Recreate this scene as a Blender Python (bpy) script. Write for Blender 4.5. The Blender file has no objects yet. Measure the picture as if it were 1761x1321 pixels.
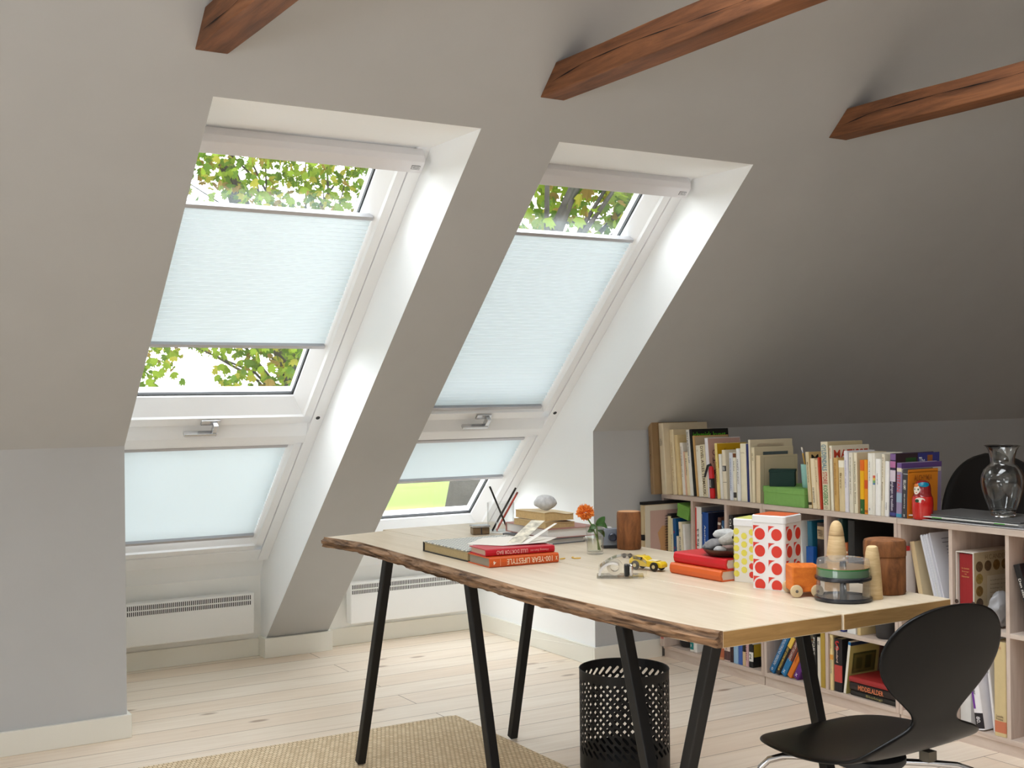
import bpy, bmesh, math, random
from mathutils import Vector, Matrix, noise

# ------------------------------------------------------------------ camera, sky, exposure
SC = bpy.context.scene
COL = SC.collection
YAW, PITCH, ROLL, F, EYE = 0.544, 0.0027, -0.0105, 2093.2, 1.216
cam_data = bpy.data.cameras.new('camera')
cam = bpy.data.objects.new('camera', cam_data)
COL.objects.link(cam)
_c, _s, _cp, _sp = math.cos(YAW), math.sin(YAW), math.cos(PITCH), math.sin(PITCH)
_fwd = Vector((_s * _cp, _c * _cp, _sp))
_r0, _u0 = Vector((_c, -_s, 0)), Vector((-_s * _sp, -_c * _sp, _cp))
_right = _r0 * math.cos(ROLL) + _u0 * math.sin(ROLL)
_up = _u0 * math.cos(ROLL) - _r0 * math.sin(ROLL)
cam.matrix_world = Matrix(((_right.x, _up.x, -_fwd.x, 0), (_right.y, _up.y, -_fwd.y, 0),
                           (_right.z, _up.z, -_fwd.z, EYE), (0, 0, 0, 1)))
cam_data.sensor_width = 36
cam_data.lens = F / 1761 * 36
cam_data.shift_y = 9.48 / 1761
cam_data.clip_start = 0.05
cam_data.clip_end = 2000
SC.camera = cam

world = bpy.data.worlds.new('overcast_sky')
SC.world = world
world.use_nodes = True
_bg = world.node_tree.nodes['Background']
_bg.inputs['Color'].default_value = (0.935, 0.97, 1.0, 1)
_bg.inputs['Strength'].default_value = 1.0
SC.view_settings.view_transform = 'Standard'
SC.view_settings.look = 'None'
SC.view_settings.gamma = 1
SC.view_settings.use_curve_mapping = False
SC.view_settings.exposure = 3.2
SC.cycles.max_bounces = 14
SC.cycles.diffuse_bounces = 8
SC.cycles.transmission_bounces = 10
SC.cycles.transparent_max_bounces = 16
SC.cycles.sample_clamp_indirect = 6
SC.cycles.caustics_reflective = False
SC.cycles.caustics_refractive = False

# room measures (metres): x along the window wall, y towards it, z up
YK, HK, ANG = 4.44, 1.04, 0.7659
TAN, CA, SA = math.tan(ANG), math.cos(ANG), math.sin(ANG)
XA, XB, XC, XD = 1.0645, 1.9376, 2.2434, 3.1036      # recess 1 from XA to XB, pier, recess 2 from XC to XD
ZT1, ZT2 = 2.063, 2.052
XL, XR = -2.6, 6.7
YRIDGE = 0.2
ZRIDGE = HK + (YK - YRIDGE) * TAN
YREAR = 2 * YRIDGE - YK
WY, WZ = 3.7297, 2.0585
YB = 5.5

def slope_y(z):
    return YK + (HK - z) / TAN

def portal(name, corners):
    """daylight portal filling one opening; corners in order, normal must point into the room"""
    a, b, c, d = [Vector(p) for p in corners]
    L = bpy.data.lights.new(name, 'AREA')
    L.shape = 'RECTANGLE'
    L.size, L.size_y = (b - a).length, (d - a).length
    L.cycles.is_portal = True
    o = bpy.data.objects.new(name, L)
    x, y = (b - a).normalized(), (d - a).normalized()
    z = x.cross(y)
    m = Matrix((x, y, z)).transposed().to_4x4()
    m.translation = (a + b + c + d) / 4
    o.matrix_world = m
    COL.objects.link(o)

def win_pt(x, s, n):
    return Vector((x, WY + s * CA - n * SA, WZ - s * SA - n * CA))

for _a, _b in ((XA - 0.06, XB), (XC, XD)):
    portal('daylight_portal', [win_pt(_b, 2.3, -0.2), win_pt(_a, 2.3, -0.2), win_pt(_a, 0, -0.2), win_pt(_b, 0, -0.2)][::1])
GY0, GY1, GZ0, GZ1 = 0.2, 2.0, 0.4, 1.6               # unseen left gable window, added for fill light from that side
portal('daylight_portal', [(XL - 0.1, GY1, GZ0), (XL - 0.1, GY0, GZ0), (XL - 0.1, GY0, GZ1), (XL - 0.1, GY1, GZ1)])

# ------------------------------------------------------------------ helpers
def lin(c):
    def f(v):
        v = v / 255.0
        return v / 12.92 if v <= 0.04045 else ((v + 0.055) / 1.055) ** 2.4
    return (f(c[0]), f(c[1]), f(c[2]), 1)

MATS = {}
def mat(name, rgb, rough=0.6, spec=0.4, metal=0.0, noise_amt=0.0, noise_scale=20, bump=0.0, bump_scale=80, coat=0.0):
    if name in MATS:
        return MATS[name]
    m = bpy.data.materials.new(name)
    m.use_nodes = True
    nt = m.node_tree
    p = nt.nodes['Principled BSDF']
    p.inputs['Base Color'].default_value = lin(rgb)
    p.inputs['Roughness'].default_value = rough
    p.inputs['Specular IOR Level'].default_value = spec
    p.inputs['Metallic'].default_value = metal
    p.inputs['Coat Weight'].default_value = coat
    if noise_amt or bump:
        tc = nt.nodes.new('ShaderNodeTexCoord')
    if noise_amt:
        n = nt.nodes.new('ShaderNodeTexNoise')
        n.inputs['Scale'].default_value = noise_scale
        n.inputs['Detail'].default_value = 5
        nt.links.new(tc.outputs['Object'], n.inputs['Vector'])
        r = nt.nodes.new('ShaderNodeValToRGB')
        a = [max(0, v * (1 - noise_amt)) for v in lin(rgb)[:3]]
        b = [min(1, v * (1 + noise_amt)) for v in lin(rgb)[:3]]
        r.color_ramp.elements[0].position = 0.3
        r.color_ramp.elements[1].position = 0.7
        r.color_ramp.elements[0].color = (*a, 1)
        r.color_ramp.elements[1].color = (*b, 1)
        nt.links.new(n.outputs['Fac'], r.inputs['Fac'])
        nt.links.new(r.outputs['Color'], p.inputs['Base Color'])
    if bump:
        n2 = nt.nodes.new('ShaderNodeTexNoise')
        n2.inputs['Scale'].default_value = bump_scale
        n2.inputs['Detail'].default_value = 6
        nt.links.new(tc.outputs['Object'], n2.inputs['Vector'])
        bp = nt.nodes.new('ShaderNodeBump')
        bp.inputs['Strength'].default_value = bump
        bp.inputs['Distance'].default_value = 0.01
        nt.links.new(n2.outputs['Fac'], bp.inputs['Height'])
        nt.links.new(bp.outputs['Normal'], p.inputs['Normal'])
    MATS[name] = m
    return m

def col(rgb, rough=0.55, **k):
    return mat('paint_%d_%d_%d_%d' % (*rgb, int(rough * 100)), rgb, rough, **k)

def wood(name, c1, c2, stretch=(1, 12, 12), scale=3.0, rough=0.5, dark=None, knots=0.0, bump=0.15, knot_scale=(1.2, 4, 4)):
    """long grain along the axis with the smallest stretch value"""
    if name in MATS:
        return MATS[name]
    m = bpy.data.materials.new(name)
    m.use_nodes = True
    nt = m.node_tree
    p = nt.nodes['Principled BSDF']
    p.inputs['Roughness'].default_value = rough
    p.inputs['Specular IOR Level'].default_value = 0.4
    tc = nt.nodes.new('ShaderNodeTexCoord')
    mp = nt.nodes.new('ShaderNodeMapping')
    mp.inputs['Scale'].default_value = stretch
    nt.links.new(tc.outputs['Object'], mp.inputs['Vector'])
    n = nt.nodes.new('ShaderNodeTexNoise')
    n.inputs['Scale'].default_value = scale
    n.inputs['Detail'].default_value = 8
    n.inputs['Roughness'].default_value = 0.65
    n.inputs['Distortion'].default_value = 0.6
    nt.links.new(mp.outputs['Vector'], n.inputs['Vector'])
    r = nt.nodes.new('ShaderNodeValToRGB')
    e = r.color_ramp.elements
    e[0].position, e[0].color = 0.32, lin(c1)
    e[1].position, e[1].color = 0.68, lin(c2)
    if dark:
        x = e.new(0.2)
        x.color = lin(dark)
    nt.links.new(n.outputs['Fac'], r.inputs['Fac'])
    out = r.outputs['Color']
    if knots:
        mk = nt.nodes.new('ShaderNodeMapping')
        mk.inputs['Scale'].default_value = knot_scale
        nt.links.new(tc.outputs['Object'], mk.inputs['Vector'])
        v = nt.nodes.new('ShaderNodeTexVoronoi')
        v.inputs['Scale'].default_value = 1.6
        nt.links.new(mk.outputs['Vector'], v.inputs['Vector'])
        rk = nt.nodes.new('ShaderNodeValToRGB')
        rk.color_ramp.elements[0].position, rk.color_ramp.elements[0].color = 0.03, (1, 1, 1, 1)
        rk.color_ramp.elements[1].position, rk.color_ramp.elements[1].color = 0.10, (0, 0, 0, 1)
        nt.links.new(v.outputs['Distance'], rk.inputs['Fac'])
        mm = nt.nodes.new('ShaderNodeMath')
        mm.operation = 'MULTIPLY'
        mm.inputs[1].default_value = knots
        nt.links.new(rk.outputs['Color'], mm.inputs[0])
        mx = nt.nodes.new('ShaderNodeMix')
        mx.data_type = 'RGBA'
        nt.links.new(mm.outputs[0], mx.inputs['Factor'])
        nt.links.new(out, mx.inputs['A'])
        mx.inputs['B'].default_value = lin([max(0, int(q * 0.55)) for q in c1])
        out = mx.outputs['Result']
    nt.links.new(out, p.inputs['Base Color'])
    bp = nt.nodes.new('ShaderNodeBump')
    bp.inputs['Strength'].default_value = bump
    bp.inputs['Distance'].default_value = 0.004
    nt.links.new(n.outputs['Fac'], bp.inputs['Height'])
    nt.links.new(bp.outputs['Normal'], p.inputs['Normal'])
    MATS[name] = m
    return m

def glass(name, tint=(0.97, 0.985, 0.98), ior=1.45, rough=0.0, haze=0.0):
    if name in MATS:
        return MATS[name]
    m = bpy.data.materials.new(name)
    m.use_nodes = True
    nt = m.node_tree
    nt.nodes.remove(nt.nodes['Principled BSDF'])
    out = nt.nodes['Material Output']
    tr = nt.nodes.new('ShaderNodeBsdfTransparent')
    tr.inputs['Color'].default_value = (*tint, 1)
    gl = nt.nodes.new('ShaderNodeBsdfGlossy')
    gl.inputs['Roughness'].default_value = max(rough, 0.02)
    fr = nt.nodes.new('ShaderNodeFresnel')
    ge = nt.nodes.new('ShaderNodeNewGeometry')
    mi = nt.nodes.new('ShaderNodeMapRange')        # same reflectance from either side of the sheet
    mi.inputs['To Min'].default_value = ior
    mi.inputs['To Max'].default_value = 1 / ior
    nt.links.new(ge.outputs['Backfacing'], mi.inputs['Value'])
    nt.links.new(mi.outputs['Result'], fr.inputs['IOR'])
    mx = nt.nodes.new('ShaderNodeMixShader')
    nt.links.new(fr.outputs['Fac'], mx.inputs['Fac'])
    nt.links.new(tr.outputs['BSDF'], mx.inputs[1])
    nt.links.new(gl.outputs['BSDF'], mx.inputs[2])
    last = mx
    if haze:
        df = nt.nodes.new('ShaderNodeBsdfDiffuse')
        m2 = nt.nodes.new('ShaderNodeMixShader')
        m2.inputs['Fac'].default_value = haze
        nt.links.new(mx.outputs['Shader'], m2.inputs[1])
        nt.links.new(df.outputs['BSDF'], m2.inputs[2])
        last = m2
    nt.links.new(last.outputs['Shader'], out.inputs['Surface'])
    MATS[name] = m
    return m

def thinsheet(name, rgb, trans=0.5):
    """diffuse plus translucent sheet: blind fabric, leaves"""
    if name in MATS:
        return MATS[name]
    m = bpy.data.materials.new(name)
    m.use_nodes = True
    nt = m.node_tree
    nt.nodes.remove(nt.nodes['Principled BSDF'])
    out = nt.nodes['Material Output']
    d = nt.nodes.new('ShaderNodeBsdfDiffuse')
    t = nt.nodes.new('ShaderNodeBsdfTranslucent')
    d.inputs['Color'].default_value = lin(rgb)
    t.inputs['Color'].default_value = lin(rgb)
    mx = nt.nodes.new('ShaderNodeMixShader')
    mx.inputs['Fac'].default_value = trans
    nt.links.new(d.outputs['BSDF'], mx.inputs[1])
    nt.links.new(t.outputs['BSDF'], mx.inputs[2])
    nt.links.new(mx.outputs['Shader'], out.inputs['Surface'])
    MATS[name] = m
    return m

class MB:
    """collects geometry for ONE mesh object"""
    def __init__(self):
        self.v, self.f = [], []
    def add(self, verts, faces):
        o = len(self.v)
        self.v += [tuple(p) for p in verts]
        self.f += [tuple(i + o for i in f) for f in faces]
        return self
    def box(self, x0, x1, y0, y1, z0, z1, m=None):
        vs = [Vector((x, y, z)) for x in (x0, x1) for y in (y0, y1) for z in (z0, z1)]
        if m is not None:
            vs = [m @ v for v in vs]
        return self.add(vs, [(0, 1, 3, 2), (4, 6, 7, 5), (0, 4, 5, 1), (2, 3, 7, 6), (0, 2, 6, 4), (1, 5, 7, 3)])
    def fbox(self, fn, a0, a1, b0, b1, c0, c1):
        vs = [fn(a, b, c) for a in (a0, a1) for b in (b0, b1) for c in (c0, c1)]
        return self.add(vs, [(0, 1, 3, 2), (4, 6, 7, 5), (0, 4, 5, 1), (2, 3, 7, 6), (0, 2, 6, 4), (1, 5, 7, 3)])
    def quad(self, a, b, c, d):
        return self.add([a, b, c, d], [(0, 1, 2, 3)])
    def poly(self, pts):
        return self.add(pts, [tuple(range(len(pts)))])
    def prism(self, pts, dz):
        """closed outline (3D points) pushed along the vector dz"""
        n = len(pts)
        dz = Vector(dz)
        a = [Vector(p) for p in pts]
        self.add(a + [p + dz for p in a], [tuple(range(n))[::-1], tuple(range(n, 2 * n))] +
                 [(i, (i + 1) % n, n + (i + 1) % n, n + i) for i in range(n)])
        return self
    def lathe(self, prof, seg=32, m=None, cap0=True, cap1=True):
        vs, fs = [], []
        for r, z in prof:
            for k in range(seg):
                a = 2 * math.pi * k / seg
                vs.append(Vector((r * math.cos(a), r * math.sin(a), z)))
        for i in range(len(prof) - 1):
            for k in range(seg):
                fs.append((i * seg + k, i * seg + (k + 1) % seg, (i + 1) * seg + (k + 1) % seg, (i + 1) * seg + k))
        if cap0 and prof[0][0] > 1e-5:
            fs.append(tuple(range(seg))[::-1])
        if cap1 and prof[-1][0] > 1e-5:
            fs.append(tuple(range((len(prof) - 1) * seg, len(prof) * seg)))
        if m is not None:
            vs = [m @ v for v in vs]
        return self.add(vs, fs)
    def tube(self, pts, r, seg=10, caps=True):
        pts = [Vector(p) for p in pts]
        rs = r if isinstance(r, (list, tuple)) else [r] * len(pts)
        ref = None
        vs, fs = [], []
        for i, p in enumerate(pts):
            t = (pts[min(i + 1, len(pts) - 1)] - pts[max(i - 1, 0)]).normalized()
            if ref is None:
                ref = Vector((0, 0, 1)) if abs(t.z) < 0.9 else Vector((1, 0, 0))
            a = (ref - t * ref.dot(t)).normalized()
            b = t.cross(a)
            ref = a
            for k in range(seg):
                q = 2 * math.pi * k / seg
                vs.append(p + (a * math.cos(q) + b * math.sin(q)) * rs[i])
        for i in range(len(pts) - 1):
            for k in range(seg):
                fs.append((i * seg + k, i * seg + (k + 1) % seg, (i + 1) * seg + (k + 1) % seg, (i + 1) * seg + k))
        if caps:
            fs.append(tuple(range(seg))[::-1])
            fs.append(tuple(range((len(pts) - 1) * seg, len(pts) * seg)))
        return self.add(vs, fs)
    def bar(self, p0, p1, w, h=None, side=(1, 0, 0)):
        p0, p1 = Vector(p0), Vector(p1)
        t = (p1 - p0).normalized()
        a = Vector(side)
        a = (a - t * a.dot(t)).normalized()
        b = t.cross(a)
        h = h or w
        vs = [p + a * sx * w / 2 + b * sy * h / 2 for p in (p0, p1) for sx, sy in ((-1, -1), (1, -1), (1, 1), (-1, 1))]
        return self.add(vs, [(3, 2, 1, 0), (4, 5, 6, 7), (0, 1, 5, 4), (1, 2, 6, 5), (2, 3, 7, 6), (3, 0, 4, 7)])
    def rings(self, rings, close=True, caps=True):
        n = len(rings[0])
        vs = [p for r in rings for p in r]
        fs = []
        for i in range(len(rings) - 1):
            for k in range(n if close else n - 1):
                fs.append((i * n + k, i * n + (k + 1) % n, (i + 1) * n + (k + 1) % n, (i + 1) * n + k))
        if caps and close:
            fs.append(tuple(range(n))[::-1])
            fs.append(tuple(range((len(rings) - 1) * n, len(rings) * n)))
        return self.add(vs, fs)
    def build(self, name, material, parent=None, loc=None, bevel=0, smooth=False, solid=0, seg=2, fix=True):
        me = bpy.data.meshes.new(name)
        me.from_pydata(self.v, [], self.f)
        if fix:
            bm = bmesh.new()
            bm.from_mesh(me)
            bmesh.ops.remove_doubles(bm, verts=bm.verts, dist=1e-6)
            bmesh.ops.recalc_face_normals(bm, faces=bm.faces)
            bm.to_mesh(me)
            bm.free()
        me.materials.append(material)
        o = bpy.data.objects.new(name, me)
        COL.objects.link(o)
        if parent:
            o.parent = parent
        if loc is not None:
            o.location = loc
        if smooth:
            me.shade_smooth()
            try:
                me.set_sharp_from_angle(angle=math.radians(40))
            except Exception:
                pass
        if solid:
            md = o.modifiers.new('solid', 'SOLIDIFY')
            md.thickness = solid
            md.offset = 0
        if bevel:
            md = o.modifiers.new('bevel', 'BEVEL')
            md.width = bevel
            md.segments = seg
            md.limit_method = 'ANGLE'
            md.angle_limit = math.radians(40)
            md.harden_normals = False
        return o

def tag(o, label, cat, group=None, kind=None):
    o['label'] = label
    o['category'] = cat
    if group:
        o['group'] = group
    if kind:
        o['kind'] = kind
    return o

def thing(name, label, cat, loc=(0, 0, 0), rot=(0, 0, 0), group=None):
    o = bpy.data.objects.new(name, None)
    o.empty_display_size = 0.05
    COL.objects.link(o)
    o.location = loc
    o.rotation_euler = rot
    return tag(o, label, cat, group)

def structure(o):
    o['kind'] = 'structure'
    return o

TEXTS = {}
def text_mesh(s, bold=0.0):
    """vertices (u 0..1, v 0..1) and faces of a piece of writing"""
    if (s, bold) in TEXTS:
        return TEXTS[(s, bold)]
    cu = bpy.data.curves.new('writing', 'FONT')
    cu.body = s
    cu.size = 1
    cu.resolution_u = 2
    cu.offset = bold
    ob = bpy.data.objects.new('writing', cu)
    COL.objects.link(ob)
    dg = bpy.context.evaluated_depsgraph_get()
    me = bpy.data.meshes.new_from_object(ob.evaluated_get(dg))
    vs = [v.co.copy() for v in me.vertices]
    fs = [tuple(p.vertices) for p in me.polygons]
    bpy.data.objects.remove(ob)
    bpy.data.curves.remove(cu)
    bpy.data.meshes.remove(me)
    x0, x1 = min(v.x for v in vs), max(v.x for v in vs)
    y0, y1 = min(v.y for v in vs), max(v.y for v in vs)
    r = ([((v.x - x0) / (x1 - x0), (v.y - y0) / (y1 - y0)) for v in vs], fs)
    TEXTS[(s, bold)] = r
    return r

def writing(name, s, origin, du, dv, rgb, parent, bold=0.0, metal=0.0):
    """flat lettering on a surface: origin = lower left corner, du / dv = full width / height vectors"""
    uv, fs = text_mesh(s, bold)
    o, du, dv = Vector(origin), Vector(du), Vector(dv)
    n = du.cross(dv).normalized() * 0.0006
    b = MB()
    b.add([o + du * u + dv * v + n for u, v in uv], fs)
    return b.build(name, col(rgb, 0.5), parent, fix=False)

def copy_tree(o, parent=None):
    c = o.copy()
    COL.objects.link(c)
    if parent:
        c.parent = parent
    for ch in list(o.children):
        copy_tree(ch, c)
    return c

# ------------------------------------------------------------------ paints and woods
M_SLOPE = mat('warm_white_wall_paint', (184, 185, 185), 0.85, 0.2, noise_amt=0.015, noise_scale=6, bump=0.02, bump_scale=120)
M_KNEE = mat('cool_white_wall_paint', (192, 194, 196), 0.85, 0.2, noise_amt=0.015, noise_scale=6, bump=0.02, bump_scale=120)
M_REVEAL = mat('bright_white_lining_paint', (245, 247, 248), 0.7, 0.3)
M_PIER = M_SLOPE
M_BASE = mat('white_skirting_paint', (236, 235, 226), 0.5, 0.4)
M_FRAME = mat('white_window_lacquer', (240, 242, 244), 0.35, 0.5)
M_BEAM = wood('brown_beam_timber', (84, 50, 30), (140, 90, 56), (14, 1.2, 14), 2.2, 0.65, dark=(30, 18, 12), knots=0.7, bump=0.5, knot_scale=(3, 1.4, 3))
M_OAK = wood('pale_oiled_oak', (202, 186, 160), (220, 206, 184), (9, 0.9, 9), 3.0, 0.34, bump=0.05)
M_SHELF = wood('whitewashed_pine_shelf', (190, 170, 156), (214, 200, 188), (10, 1.0, 10), 3.0, 0.6, knots=0.35, bump=0.1)
M_SHELFV = wood('whitewashed_pine_upright', (186, 164, 150), (212, 196, 184), (10, 10, 1.0), 3.0, 0.6, knots=0.3, bump=0.1)

def floor_material():
    m = bpy.data.materials.new('whitewashed_pine_floor')
    m.use_nodes = True
    nt = m.node_tree
    p = nt.nodes['Principled BSDF']
    p.inputs['Roughness'].default_value = 0.36
    p.inputs['Specular IOR Level'].default_value = 0.5
    tc = nt.nodes.new('ShaderNodeTexCoord')
    br = nt.nodes.new('ShaderNodeTexBrick')
    br.inputs['Scale'].default_value = 1.0
    br.inputs['Brick Width'].default_value = 3.4
    br.inputs['Row Height'].default_value = 0.165
    br.inputs['Mortar Size'].default_value = 0.0018
    br.inputs['Mortar Smooth'].default_value = 0.1
    br.inputs['Bias'].default_value = 0.0
    br.offset = 0.37
    br.inputs['Color1'].default_value = lin((238, 219, 198))
    br.inputs['Color2'].default_value = lin((245, 234, 219))
    br.inputs['Mortar'].default_value = lin((146, 120, 98))
    nt.links.new(tc.outputs['Object'], br.inputs['Vector'])
    mp = nt.nodes.new('ShaderNodeMapping')
    mp.inputs['Scale'].default_value = (1.1, 16, 1)
    nt.links.new(tc.outputs['Object'], mp.inputs['Vector'])
    n = nt.nodes.new('ShaderNodeTexNoise')
    n.inputs['Scale'].default_value = 2.2
    n.inputs['Detail'].default_value = 8
    n.inputs['Distortion'].default_value = 0.8
    nt.links.new(mp.outputs['Vector'], n.inputs['Vector'])
    r = nt.nodes.new('ShaderNodeValToRGB')
    r.color_ramp.elements[0].position, r.color_ramp.elements[0].color = 0.3, (0.91, 0.88, 0.85, 1)
    r.color_ramp.elements[1].position, r.color_ramp.elements[1].color = 0.62, (1, 1, 1, 1)
    nt.links.new(n.outputs['Fac'], r.inputs['Fac'])
    mx = nt.nodes.new('ShaderNodeMix')
    mx.data_type = 'RGBA'
    mx.blend_type = 'MULTIPLY'
    mx.inputs['Factor'].default_value = 1
    nt.links.new(br.outputs['Color'], mx.inputs['A'])
    nt.links.new(r.outputs['Color'], mx.inputs['B'])
    mk = nt.nodes.new('ShaderNodeMapping')
    mk.inputs['Scale'].default_value = (2.4, 6, 1)
    nt.links.new(tc.outputs['Object'], mk.inputs['Vector'])
    v = nt.nodes.new('ShaderNodeTexVoronoi')
    v.inputs['Scale'].default_value = 0.9
    nt.links.new(mk.outputs['Vector'], v.inputs['Vector'])
    rk = nt.nodes.new('ShaderNodeValToRGB')
    rk.color_ramp.elements[0].position, rk.color_ramp.elements[0].color = 0.05, (0.75, 0.75, 0.75, 1)
    rk.color_ramp.elements[1].position, rk.color_ramp.elements[1].color = 0.10, (0, 0, 0, 1)
    nt.links.new(v.outputs['Distance'], rk.inputs['Fac'])
    m2 = nt.nodes.new('ShaderNodeMix')
    m2.data_type = 'RGBA'
    nt.links.new(rk.outputs['Color'], m2.inputs['Factor'])
    nt.links.new(mx.outputs['Result'], m2.inputs['A'])
    m2.inputs['B'].default_value = lin((150, 120, 96))
    nt.links.new(m2.outputs['Result'], p.inputs['Base Color'])
    bp = nt.nodes.new('ShaderNodeBump')
    bp.inputs['Strength'].default_value = 0.25
    bp.inputs['Distance'].default_value = 0.003
    nt.links.new(br.outputs['Fac'], bp.inputs['Height'])
    bp.invert = True
    nt.links.new(bp.outputs['Normal'], p.inputs['Normal'])
    return m

# ------------------------------------------------------------------ room shell
b = MB().quad((XL, YREAR, 0), (XR, YREAR, 0), (XR, YB + 0.05, 0), (XL, YB + 0.05, 0))
structure(b.build('floor', floor_material()))

b = MB()
def slope_quad(x0, x1, z0, z1):
    b.quad((x0, slope_y(z0), z0), (x1, slope_y(z0), z0), (x1, slope_y(z1), z1), (x0, slope_y(z1), z1))
SX0, SX1, SZ0, SZ1 = -0.8, 3.0, 2.85, 4.7          # upper roof windows, added out of view to light desk and floor
slope_quad(XL, XA, HK, SZ0)
slope_quad(XA, XB, ZT1, SZ0)
slope_quad(XB, XC, 0, SZ0)
slope_quad(XC, XD, ZT2, SZ0)
slope_quad(XD, XR, HK, SZ0)
slope_quad(XL, SX0, SZ0, SZ1)
slope_quad(SX1, XR, SZ0, SZ1)
slope_quad(XL, XR, SZ1, ZRIDGE)
structure(b.build('ceiling', M_SLOPE))

portal('daylight_portal', [(SX1, slope_y(SZ0) + 0.1, SZ0), (SX0, slope_y(SZ0) + 0.1, SZ0), (SX0, slope_y(SZ1) + 0.1, SZ1), (SX1, slope_y(SZ1) + 0.1, SZ1)])
b = MB()
for x0, x1, z0, z1 in ((SX0, SX1, SZ0, SZ0 + .06), (SX0, SX1, SZ1 - .06, SZ1), (SX0, SX0 + .08, SZ0, SZ1), (SX1 - .08, SX1, SZ0, SZ1), (0.9, 1.0, SZ0, SZ1)):
    b.prism([(x0, slope_y(z0), z0), (x1, slope_y(z0), z0), (x1, slope_y(z1), z1), (x0, slope_y(z1), z1)], (0, 0.06, 0.06))
structure(b.build('fill_window_upper', M_FRAME))
# the slope behind the camera and its knee wall
def rear_y(z):
    return YREAR - (HK - z) / TAN
b = MB()
RX0, RX1, RZ0, RZ1 = -2.3, -1.45, 1.8, 2.8        # roof window added behind the camera as fill light
def rq(x0, x1, z0, z1):
    b.quad((x0, rear_y(z0), z0), (x0, rear_y(z1), z1), (x1, rear_y(z1), z1), (x1, rear_y(z0), z0))
rq(XL, RX0, HK, ZRIDGE)
rq(RX0, RX1, HK, RZ0)
rq(RX0, RX1, RZ1, ZRIDGE)
rq(RX1, XR, HK, ZRIDGE)
structure(b.build('ceiling', M_SLOPE))
portal('daylight_portal', [(RX0, rear_y(RZ0) - 0.1, RZ0), (RX1, rear_y(RZ0) - 0.1, RZ0), (RX1, rear_y(RZ1) - 0.1, RZ1), (RX0, rear_y(RZ1) - 0.1, RZ1)])
b = MB()
for x0, x1, z0, z1 in ((RX0, RX1, RZ0, RZ0 + .06), (RX0, RX1, RZ1 - .06, RZ1), (RX0, RX0 + .08, RZ0, RZ1), (RX1 - .08, RX1, RZ0, RZ1), (-1.9, -1.84, RZ0, RZ1)):
    b.prism([(x0, rear_y(z0), z0), (x1, rear_y(z0), z0), (x1, rear_y(z1), z1), (x0, rear_y(z1), z1)], (0, -0.06, 0.06))
structure(b.build('fill_window_rear', M_FRAME))
b = MB().quad((XL, YREAR, 0), (XL, YREAR, HK), (XR, YREAR, HK), (XR, YREAR, 0))
structure(b.build('wall_rear', wood('bounce_cutting_brown', (74, 52, 36), (104, 76, 54), (8, 8, 1), 2.0, 0.7)))  # unseen wall made brown so it bounces less light

# knee walls either side of the window bay, wall under the windows
b = MB().quad((XL, YK, 0), (XA, YK, 0), (XA, YK, HK), (XL, YK, HK))
structure(b.build('wall_left', M_KNEE))
b = MB().quad((XD, YK, 0), (XR, YK, 0), (XR, YK, HK), (XD, YK, HK))
structure(b.build('wall_right', M_KNEE))
for x0, x1 in ((XA, XB), (XC, XD)):
    b = MB().quad((x0, YB, 0), (x1, YB, 0), (x1, YB, 0.374), (x0, YB, 0.374))
    structure(b.build('wall_window', mat('pale_grey_wall_paint', (244, 244, 241), 0.8, 0.2)))

# white linings of the two window recesses
WB = win_pt(0, 2.305, -0.05)
WT = win_pt(0, 0.0, -0.05)
def lining(name, x0, x1, zt, left_knee, right_knee, splay=0.0):
    b = MB()
    def side(x, knee, xb):
        if knee:
            pts = [(x, slope_y(zt), zt), (x, YK, HK), (x, YK, 0), (x, YB, 0), (x, YB, 0.374), (xb, WB.y, WB.z), (xb, WT.y, WT.z), (xb, WT.y, zt)]
        else:
            pts = [(x, slope_y(zt), zt), (x, YB, slope_z(YB)), (x, YB, 0.374), (x, WB.y, WB.z), (x, WT.y, WT.z), (x, WT.y, zt)]
        b.poly(pts)
    side(x0, left_knee, x0 - splay)
    side(x1, right_knee, x1)
    b.quad((x0, slope_y(zt), zt), (x1, slope_y(zt), zt), (x1, WT.y, zt), (x0 - splay, WT.y, zt))
    b.quad((x0 - splay, WB.y, WB.z), (x1, WB.y, WB.z), (x1, YB, 0.374), (x0, YB, 0.374))
    return structure(b.build(name, M_REVEAL))
def slope_z(y):
    return HK + (YK - y) * TAN
lining('trim_1', XA, XB, ZT1, True, False, 0.06)
lining('trim_2', XC, XD, ZT2, False, True)

# gables
def gable_pts(x):
    return [(x, YREAR, 0), (x, YK, 0), (x, YK, HK), (x, YRIDGE, ZRIDGE), (x, YREAR, HK)]
b = MB().poly(gable_pts(XR))
structure(b.build('wall_gable_right', wood('bounce_cutting_brown', (74, 52, 36), (104, 76, 54), (8, 8, 1), 2.0, 0.7)))  # brown panelling added out of view, keeps bounce light off the right side
b = MB()
b.poly([(XL, YREAR, 0), (XL, GY0, 0), (XL, GY0, HK + (GY0 - YREAR) * TAN), (XL, YREAR, HK)])
b.poly([(XL, GY1, 0), (XL, YK, 0), (XL, YK, HK), (XL, GY1, slope_z(GY1))])
b.quad((XL, GY0, 0), (XL, GY1, 0), (XL, GY1, GZ0), (XL, GY0, GZ0))
b.poly([(XL, GY0, GZ1), (XL, GY1, GZ1), (XL, GY1, slope_z(GY1)), (XL, YRIDGE, ZRIDGE), (XL, GY0, HK + (GY0 - YREAR) * TAN)])
structure(b.build('wall_gable_left', M_SLOPE))
b = MB()
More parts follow.
